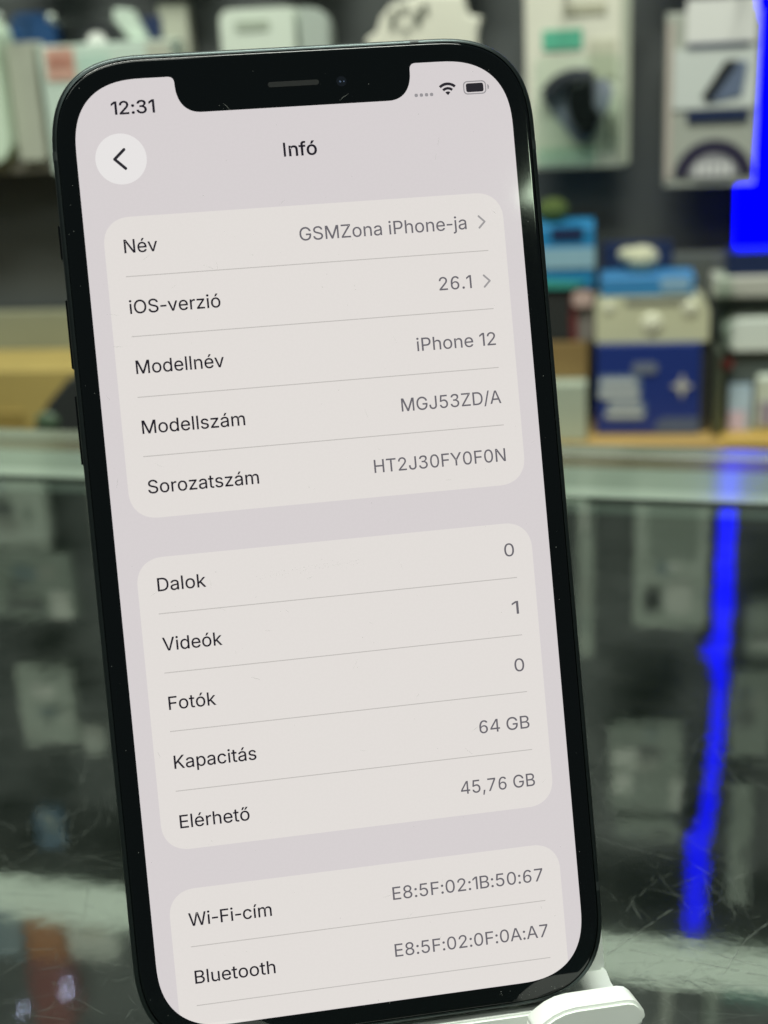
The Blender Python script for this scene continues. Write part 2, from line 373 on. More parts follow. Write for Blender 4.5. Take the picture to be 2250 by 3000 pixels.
high_pack(-546, -520, 584, 630, mat("dusk_blue_card", (0.10, 0.20, 0.32, 1), 0.5), "small dusk blue package hung under the lit box at left", ())
high_pack(-440, -380, 225, 350, m_grey, "grey hanging package in the second row behind the phone", ())
high_pack(-340, -270, 225, 340, m_cream, "cream hanging package in the second row behind the phone", ((-330, -280, 300, 325, m_navy),))
high_pack(-230, -160, 220, 345, m_white, "white hanging package with a brown patch in the second row", ((-222, -170, 240, 290, m_brown),))
high_pack(-120, -45, 225, 350, m_pale, "pale green hanging package in the second row", ())
# things above the lit box, mirrored at the near left of the glass
t = thing("storage_box", "orange and red storage box standing on top of the lit box", "box", (-555, 1000, 722))
box("orange_front", (-578, -534), (980, 1020), (722, 775), mat("orange_card", (0.55, 0.19, 0.04, 1), 0.5), t, bevel=1)
box("red_front", (-584, -540), (980.5, 1020), (775.5, 875), mat("dark_red_card", (0.27, 0.05, 0.04, 1), 0.5), t, bevel=1)
t = thing("white_carton", "white carton standing beside the orange storage box", "carton", (-504, 1000, 726))
box("carton", (-530, -478), (985, 1020), (726, 772), m_bright, t, bevel=1)
box("printed_band", (-520, -490), (983.8, 984.6), (732, 752), m_cream, t)
t = thing("blue_grey_carton", "blue grey carton left of the orange storage box", "carton", (-602, 1000, 719))
box("carton", (-625, -586), (985, 1020), (719, 780), mat("blue_grey_card", (0.30, 0.38, 0.42, 1), 0.5), t, bevel=1)
for (x0, x1, z0, z1, m, lab) in ((104, 119, 757.5, 850, m_grey, "narrow grey upright carton on the lit box at right"), (150, 164, 760.5, 850, m_sage2, "narrow sage upright carton on the lit box at right"), (168, 215, 764, 785, mat("deep_teal_card", (0.10, 0.30, 0.25, 1), 0.5), "low teal carton on the lit box at far right")):
    t = thing("carton", lab, "carton", ((x0 + x1) / 2, 1000, z0))
    box("body", (x0, x1), (985, 1018), (z0, z1), m, t, bevel=1)
for (x, z, k) in ((-536, 806, 30.0), (-592, 837, 16.0)):
    t = thing("indicator_light", "tiny bluish white indicator lamp %s the red storage box" % ("beside" if x > -560 else "in front of"), "lamp", (x, 972, z), group="two tiny indicator lamps")
    bm = bmesh.new(); add_ball(bm, (x, 972, z), 1.5); done("bulb", bm, mat("led_dot_%d" % k, (0.5, 0.5, 0.6, 1), 0.4, emit=(0.62, 0.66, 1.0, 1), estr=k * 3.2), t, smooth=True)
    bm = bmesh.new(); add_tube(bm, [(x, 973.6, z), (x, 979, z)], 1.0); done("stem", bm, m_dark, t)

# ------------------------------------------------------------------ things on the shelf
def shelf_box(name, label, cat, x, y, z, m, bevel=1.2):
    t = thing(name, label, cat, ((x[0] + x[1]) / 2, (y[0] + y[1]) / 2, z[0]))
    box("carton", x, y, z, m, t, bevel)
    return t
# right: blue accessory box with clear top in a cardboard tray
t = thing("cardboard_tray", "shallow tan cardboard tray under the blue accessory box", "tray", (80, 945, -184))
box("tray_front", (31, 131), (896, 899), (-168.6, -163), mat("tan_card", (0.46, 0.30, 0.10, 1), 0.55, noise=0.1), t)
box("tray_bottom", (31, 131), (899, 990), (-168.6, -166), MATS["tan_card"], t)
t = thing("accessory_box", "royal blue accessory box with white print, clear window top and pale blue lid strip", "box", (80, 950, -166))
m_royal = mat("royal_blue_card", (0.018, 0.040, 0.215, 1), 0.4, noise=0.05)
box("carton", (37, 122), (938, 985), (-165, -88), m_royal, t, bevel=1.2)
bm = bmesh.new()
for (a, b, c, d) in ((40, 70, -124, -117), (39, 72, -134, -126.5), (47, 74, -143, -138), (44, 76, -150.5, -146)): add_prism(bm, rr(a, b, c, d, 2), 936.6, 937.4)
done("white_print", bm, mat("print_grey_white", (0.50, 0.55, 0.56, 1), 0.45), t)
bm = bmesh.new()
for (a, b, c, d) in ((46, 78, -153, -136), (38, 74, -136, -114)): add_prism(bm, rr(a, b, c, d, 5), 937.5, 937.9)
done("pale_backing_print", bm, mat("print_blue_grey", (0.13, 0.19, 0.30, 1), 0.45), t)
prism("grey_logo", rr(66, 87, -113, -103.5, 4), 936.6, 937.4, mat("logo_grey", (0.17, 0.20, 0.27, 1), 0.45), t)
prism("spark_emblem", [(107, -113), (110, -121), (116, -124), (110, -127), (107, -135), (104, -127), (97.5, -124), (104, -121)], 936.6, 937.4, mat("emblem_grey", (0.46, 0.46, 0.45, 1), 0.45), t)
prism("corner_panel", rr(86, 121.5, -164.5, -151, (0.1, 0.1, 0.1, 8)), 936.6, 937.4, mat("corner_grey_blue", (0.09, 0.12, 0.20, 1), 0.45), t)
prism("window_top", rr(36, 128, -87.5, -50, (1, 1, 14, 6)), 941, 984, mat("ivory_plastic", (0.62, 0.62, 0.42, 1), 0.4, noise=0.12, nscale=30), t, bevel=3)
for bx, bz, br in ((82, -72, 9), (112, -60, 7), (47, -58, 5)):
    bm = bmesh.new(); add_ball(bm, (bx, 941, bz), br, (1, 0.35, 1)); done("earphone_bulge", bm, mat("ivory_light", (0.76, 0.76, 0.58, 1), 0.3), t, smooth=True)
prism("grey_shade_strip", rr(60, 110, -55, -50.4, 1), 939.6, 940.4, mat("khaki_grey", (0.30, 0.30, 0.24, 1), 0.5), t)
box("sky_lid", (40, 116), (944, 984), (-49.5, -34), mat("sky_blue_card", (0.05, 0.24, 0.50, 1), 0.4), t, bevel=1.5)
prism("lid_highlight", rr(88, 112, -46, -34, 5), 942.8, 943.6, mat("pale_sky_highlight", (0.27, 0.45, 0.60, 1), 0.4), t)  # paler patch paints a highlight onto the lid front
box("side_panel", (123, 129), (945, 985), (-165, -89), mat("charcoal_card", (0.045, 0.048, 0.045, 1), 0.5), t)
box("navy_back", (42, 100), (990, 1010), (-49, -14), m_navy, t)
t = thing("cream_bag", "small crumpled cream pouch lying on the blue lid", "pouch", (71, 960, -34))
bm = bmesh.new(); add_ball(bm, (74, 965, -22), 14, (1.0, 0.7, 0.75)); add_ball(bm, (63, 965, -19), 9, (1, 0.7, 0.7)); done("pouch", bm, mat("cream_cloth", (0.55, 0.55, 0.38, 1), 0.7, bump=0.5, nscale=120), t, smooth=True)
t = thing("grey_case", "flat dark grey case leaning behind the blue accessory box", "case", (120, 1000, -166))
box("shell", (91, 148), (992, 1012), (-166, -24), mat("case_grey", (0.10, 0.11, 0.10, 1), 0.5), t, bevel=1.5)
# left neighbour of the blue box: bright blue box with white band
t = thing("light_blue_box", "bright blue box with a white band and green stripe beside the phone", "box", (12, 955, -166))
m_az = mat("azure_card", (0.025, 0.24, 0.50, 1), 0.4)
box("carton", (-40, 35), (948, 1000), (-43, 8), m_az, t, bevel=1.5)
box("white_band", (-40, 35.4), (946.6, 947.4), (-26, -9), mat("pale_azure_print", (0.30, 0.50, 0.60, 1), 0.4), t)
box("navy_patch", (0, 26), (946.6, 947.4), (-3, 8), m_navy, t)
prism("green_stripe", [(-20, -42), (18, -42), (30, -37), (-20, -33)], 946.6, 947.4, mat("sea_green_print", (0.06, 0.36, 0.30, 1), 0.4), t)
t = thing("yellow_green_ball", "fuzzy yellow green ball lying on top of the bright blue box", "ball", (3, 985, 8))
bm = bmesh.new(); add_ball(bm, (1, 975, 18), 10.5, (1.25, 1, 0.95)); done("ball", bm, mat("lime_felt", (0.07, 0.105, 0.022, 1), 0.9, bump=0.8, nscale=300), t, smooth=True)
t = thing("dark_box", "dark box with a red side and a pink top corner below the bright blue box", "box", (10, 955, -120))
box("carton", (-40, 15), (950, 1000), (-87, -44), mat("sooty_card", (0.03, 0.032, 0.03, 1), 0.5), t, bevel=1)
box("red_side", (15.4, 21), (951, 1000), (-87, -44), mat("maroon_card", (0.16, 0.03, 0.03, 1), 0.5), t)
prism("pink_corner", rr(17, 34, -58, -45, 5), 946, 950, mat("pale_pink_plastic", (0.55, 0.40, 0.35, 1), 0.5), t, bevel=1)
box("grey_side", (21.4, 35), (951, 1000), (-87, -58.5), mat("mauve_grey_card", (0.21, 0.19, 0.17, 1), 0.5), t)
t = thing("brown_carton", "brown cardboard carton under the dark box beside the phone", "carton", (0, 960, -166))
box("carton", (-40, 30), (949, 1000), (-119, -88), mat("brown_card", (0.26, 0.17, 0.06, 1), 0.6, noise=0.12), t, bevel=1)
t = thing("pale_box", "pale grey green box standing under the brown carton", "box", (5, 950, -168.6))
box("carton", (-40, 29), (930, 990), (-168.6, -119.6), mat("pale_sage_card", (0.42, 0.48, 0.38, 1), 0.5, noise=0.08), t, bevel=1)
# right end: clear case with toys of packaging
t = thing("tan_tray", "tan cardboard tray under the right clear display box", "tray", (180, 945, -184))
box("tray_front", (139, 230), (896, 899), (-168.6, -160), mat("ochre_card", (0.55, 0.36, 0.09, 1), 0.55), t)
box("tray_bottom", (139, 230), (899, 990), (-168.6, -166), MATS["ochre_card"], t)
t = thing("display_box", "clear fronted display box with white lid at the right edge", "box", (180, 955, -166))
box("back_card", (134, 230), (985, 1000), (-166, -28), mat("dim_grey_card", (0.10, 0.11, 0.11, 1), 0.5), t)
box("cream_band", (131, 230), (950, 984), (-54, -37), mat("stone_card", (0.52, 0.52, 0.45, 1), 0.45), t, bevel=2)
box("navy_top", (142, 230), (955, 984), (-36.4, -18), m_navy, t)
prism("white_lid", rr(141, 240, -97, -72, (10, 4, 4, 14)), 945, 984, mat("lid_white", (0.74, 0.80, 0.72, 1), 0.4), t, bevel=3)
box("holographic_label", (146, 165), (946, 950), (-165, -126), mat("holo_print", (0.42, 0.55, 0.66, 1), 0.35, noise=0.5, nscale=45), t)
box("pink_label_foot", (146, 160), (945, 945.7), (-165, -148), mat("lilac_print", (0.62, 0.50, 0.62, 1), 0.4), t)
box("white_bottle", (168, 200), (944, 984), (-166, -118), mat("bottle_white", (0.58, 0.64, 0.54, 1), 0.4), t, bevel=4)
box("violet_print", (171, 190), (942.6, 943.4), (-160, -140), mat("dusty_violet_print", (0.30, 0.27, 0.36, 1), 0.4), t)
box("smoky_body", (145.5, 230), (951, 984), (-125.4, -98), mat("smoky_plastic", (0.10, 0.12, 0.11, 1), 0.3), t)
box("clear_sleeve", (132, 145), (940, 941.5), (-166, -28), m_clear, t)
prism("red_seal", circ(143, -107, 5), 943, 944, mat("seal_red", (0.35, 0.06, 0.06, 1), 0.4), t)
box("grey_post", (135, 141), (946, 984), (-166, -98), mat("post_grey", (0.34, 0.34, 0.29, 1), 0.4), t)
# left: wooden crate with dark bag
t = thing("wooden_box", "yellow wooden box standing at the left end of the shelf", "box", (-480, 940, -169))
box("body", (-560, -395), (925, 1010), (-168.6, -99), mat("yellow_wood", (0.46, 0.35, 0.11, 1), 0.55, noise=0.22, nscale=16), t, bevel=2)
box("front_board", (-560, -466), (921, 924.4), (-168.6, -136), mat("dark_yellow_wood", (0.30, 0.22, 0.06, 1), 0.55, noise=0.2, nscale=16), t, bevel=1)
t = thing("dark_bag", "dark slanted bag with a greenish round badge leaning on the wooden box", "bag", (-430, 910, -169))
prism("bag_body", [(-466, -168), (-395, -168), (-395, -98), (-410, -101), (-430, -121), (-449, -147)], 896, 919, mat("bag_black", (0.032, 0.036, 0.034, 1), 0.5), t, bevel=3)
bm = bmesh.new(); add_ball(bm, (-433, 896, -138), 11, (1, 0.4, 0.8)); done("badge", bm, mat("moss_green_plastic", (0.085, 0.135, 0.08, 1), 0.4), t, smooth=True)
t = thing("lit_wall_panel", "olive grey panel painted as the lit lower wall behind the wooden box", "panel", (-480, 1015, -168))
box("panel", (-700, -310), (1012, 1024), (-168, -64), m_lit_wall, t, bevel=1.5)  # stands in for the lit lower wall; brightness put into its colour
for i, (x0, x1, z1, m, lab) in enumerate(((-380, -320, -90, m_grey, "grey carton on the shelf behind the phone"), (-300, -230, -60, m_white, "white carton on the shelf behind the phone"), (-210, -130, -95, m_navy, "navy carton on the shelf behind the phone"), (-115, -55, -70, m_cream, "cream carton on the shelf behind the phone"))):
    shelf_box("carton", lab, "carton", (x0, x1), (940, 1000), (-168.6, z1), m)

# ================================================================== GLASS COUNTER
ct = thing("display_counter", "scratched glass topped display counter with a pale metal back rail", "display counter", (0, 0, -8))
m_glass = glass_sheet()
YB = 308.0
def skew(y, x): return y - 0.115 * (x + 60)                         # the back edge runs slightly askew to the wall
bm = bmesh.new()
vs = [bm.verts.new(p) for p in ((-900, -500, 0), (900, -500, 0), (900, skew(YB + 12, 900), 0), (-900, skew(YB + 12, -900), 0))]
bm.faces.new(vs)
done("glass_top", bm, m_glass, ct)
def strip(name, y0, y1, z0, z1, m, bevel=0.0):
    bm = bmesh.new()
    p = [(-900, skew(y0, -900)), (900, skew(y0, 900)), (900, skew(y1, 900)), (-900, skew(y1, -900))]
    a = [bm.verts.new((x, y, z0)) for x, y in p]; b = [bm.verts.new((x, y, z1)) for x, y in p]
    bm.faces.new(a[::-1]); bm.faces.new(b)
    for i in range(4): bm.faces.new((a[i], a[(i + 1) % 4], b[(i + 1) % 4], b[i]))
    return done(name, bm, m, ct, bevel=bevel)
m_rail = mat("rail_metal", (0.155, 0.20, 0.155, 1), 0.13, noise=0.12, nscale=14, spec=0.9)
strip("back_rail", 318.5, 342.5, 0.2, 0.9, m_rail, 0.2)
strip("rail_lip", 308, 318, 0.2, 1.3, mat("lip_metal", (0.23, 0.29, 0.23, 1), 0.14, spec=0.9, noise=0.08, nscale=20), 0.3)
strip("wooden_strip", 343, 359.5, -6, 0.3, mat("dull_brown_wood", (0.085, 0.08, 0.045, 1), 0.14, noise=0.2, nscale=10, spec=0.9), 0.8)
strip("outer_rail", 360, 374, -6, 0.8, mat("outer_rail_grey", (0.13, 0.145, 0.105, 1), 0.14, noise=0.08, nscale=12, spec=0.9), 0.8)
m_case = mat("case_lining", (0.055, 0.066, 0.058, 1), 0.7, noise=0.45, nscale=11)
box("case_floor", (-900, 900), (-500, 290), (-310, -300), m_case, ct)
strip("case_back", 296, 306, -900, -1.0, mat("case_back_grey", (0.05, 0.06, 0.052, 1), 0.6, noise=0.2, nscale=8))
box("case_front", (-900, 900), (-512, -502), (-1000, -1), mat("case_front_white", (0.5, 0.5, 0.48, 1), 0.5), ct)
# goods inside the case, dim behind the reflections
rnd = random.Random(5)
case_goods = [(-150, -95, 120, 160, 70, (0.10, 0.11, 0.10)), (-85, -40, 150, 190, 55, (0.05, 0.055, 0.06)), (70, 125, 130, 175, 80, (0.08, 0.085, 0.08)), (135, 180, 90, 130, 50, (0.13, 0.14, 0.12)), (-220, -165, 60, 110, 60, (0.07, 0.08, 0.08)), (60, 110, 10, 55, 45, (0.06, 0.065, 0.06)), (-140, -80, 0, 40, 40, (0.09, 0.08, 0.07))]
labs = ["grey phone carton inside the counter at back left", "black phone carton inside the counter at back left", "dark carton inside the counter at back right", "pale grey carton inside the counter at far right", "slate carton inside the counter at far left", "low black carton inside the counter at right", "low brownish carton inside the counter at left"]
for (x0, x1, y0, y1, h, col), lab in zip(case_goods, labs):
    t = thing("phone_carton", lab, "carton", ((x0 + x1) / 2, (y0 + y1) / 2, -300), group="cartons inside the glass counter")
    box("lid", (x0, x1), (y0, y1), (-300 + h * 0.45, -300 + h), mat("carton_%d" % x0, col + (1,), 0.5, noise=0.1), t, bevel=1)
    box("base", (x0 + 1, x1 - 1), (y0 + 1, y1 - 1), (-300, -300 + h * 0.45 - 0.3), mat("carton_base", (0.04, 0.04, 0.04, 1), 0.5), t)
# scratches and dust on the glass
SCR = [[(36.0, 47.3), (62.5, 41.1)], [(48.6, 48.1), (62.8, 43.6)], [(34.3, 44.9), (47.9, 60.5)], [(55.1, 41.9), (60.0, 51.5), (64.4, 56.5)], [(33.8, 49.0), (45.1, 49.2)], [(32.8, 82.2), (48.3, 75.7)], [(37.4, 37.3), (42.4, 41.6)], [(39.6, 41.7), (38.1, 37.3)], [(36.8, 54.0), (39.2, 60.6), (40.3, 63.7)], [(39.2, 60.6), (41.0, 55.5)], [(42.0, 68.5), (44.8, 68.3)], [(52.5, 64.8), (57.0, 65.5)], [(48.7, 38.9), (52.3, 35.4)], [(44.1, 33.0), (46.9, 36.0)], [(57.5, 34.5), (61.9, 35.5)], [(-63.9, 42.9), (-59.8, 46.5)], [(-67.8, 43.4), (-58.8, 42.2)], [(-72.7, 45.1), (-69.0, 43.8)], [(-70.2, 32.0), (-65.6, 33.5)], [(-80.1, 36.9), (-69.2, 38.2)], [(-60.2, 32.9), (-54.6, 31.5)], [(-55.0, 29.6), (-51.8, 32.1)], [(-56.9, 27.3), (-56.4, 31.3)], [(-61.0, 24.2), (-59.9, 22.6), (-58.0, 22.7)], [(-73.7, 22.4), (-69.7, 23.5)], [(-49.6, 20.4), (-49.2, 22.8), (-47.6, 23.6)], [(-68.7, 37.5), (-67.9, 34.1)], [(-66.3, 29.4), (-65.4, 27.7)], [(-59.6, 27.1), (-59.4, 24.0)], [(-72.1, 20.5), (-59.7, 19.5)]]
bm = bmesh.new()
def ribbon(pts, w, z):
    P = [Vector((p[0], p[1], z)) for p in pts]
    fine = []
    for a, b in zip(P, P[1:]):
        n = max(2, int((b - a).length / 1.2))
        for i in range(n): fine.append(a.lerp(b, i / n) + Vector((rnd.gauss(0, .05), rnd.gauss(0, .05), 0)))
    fine.append(P[-1])
    prev = None
    for i, p in enumerate(fine):
        d = (fine[min(i + 1, len(fine) - 1)] - fine[max(i - 1, 0)]).normalized(); u = Vector((-d.y, d.x, 0))
        ww = w * (0.25 + 0.75 * rnd.random()) * (0.3 if i in (0, len(fine) - 1) else 1)
        c = (bm.verts.new(p + u * ww / 2), bm.verts.new(p - u * ww / 2))
        if prev and rnd.random() > 0.06: bm.faces.new((prev[0], prev[1], c[1], c[0]))
        prev = c
for k, l in enumerate(SCR): ribbon(l, 0.22 if k < 5 else 0.13, 0.05)
for k in range(600):
    x, y = rnd.uniform(-95, 95), rnd.uniform(15, 130)
    a = rnd.choice((rnd.gauss(0.3, 0.25), rnd.gauss(2.2, 0.5), rnd.uniform(0, 3.14)))
    l = rnd.choice((1.2, 2.0, 3.5, 6.0, 11.0)) * rnd.uniform(0.6, 1.4)
    b = a + rnd.gauss(0, 0.18)
    p0 = (x, y); p1 = (x + l * math.cos(a), y + l * math.sin(a)); p2 = (p1[0] + l * .6 * math.cos(b), p1[1] + l * .6 * math.sin(b))
    ribbon([p0, p1, p2], rnd.uniform(0.05, 0.11), 0.06 + 0.0001 * k)
for k in range(420):
    x, y = rnd.uniform(-95, 95), rnd.uniform(15, 120); r = rnd.uniform(0.04, 0.14)
    bm.faces.new([bm.verts.new((x + r * rnd.uniform(.6, 1.3) * math.cos(q * 1.257), y + r * rnd.uniform(.6, 1.3) * math.sin(q * 1.257), 0.09)) for q in range(5)])
so = done("scratch_marks", bm, veil("scratch_haze", (0.24, 0.27, 0.24, 1), 0.5), ct)
so["kind"] = "stuff"

# ceiling panel behind the photographer, mirrored in the phone's glass
cl = thing("ceiling_light", "square lit ceiling panel behind the photographer", "ceiling light", (2050, -2500, 1900))
box("diffuser", (1775, 2150), (-2815, -2440), (1896, 1898), mat("panel_glow", (0.8, 0.85, 0.8, 1), 0.5, emit=(0.80, 1.0, 0.74, 1), estr=24.0), cl)
box("housing", (1755, 2170), (-2835, -2420), (1899, 1925), mat("housing_white", (0.7, 0.7, 0.68, 1), 0.5), cl)

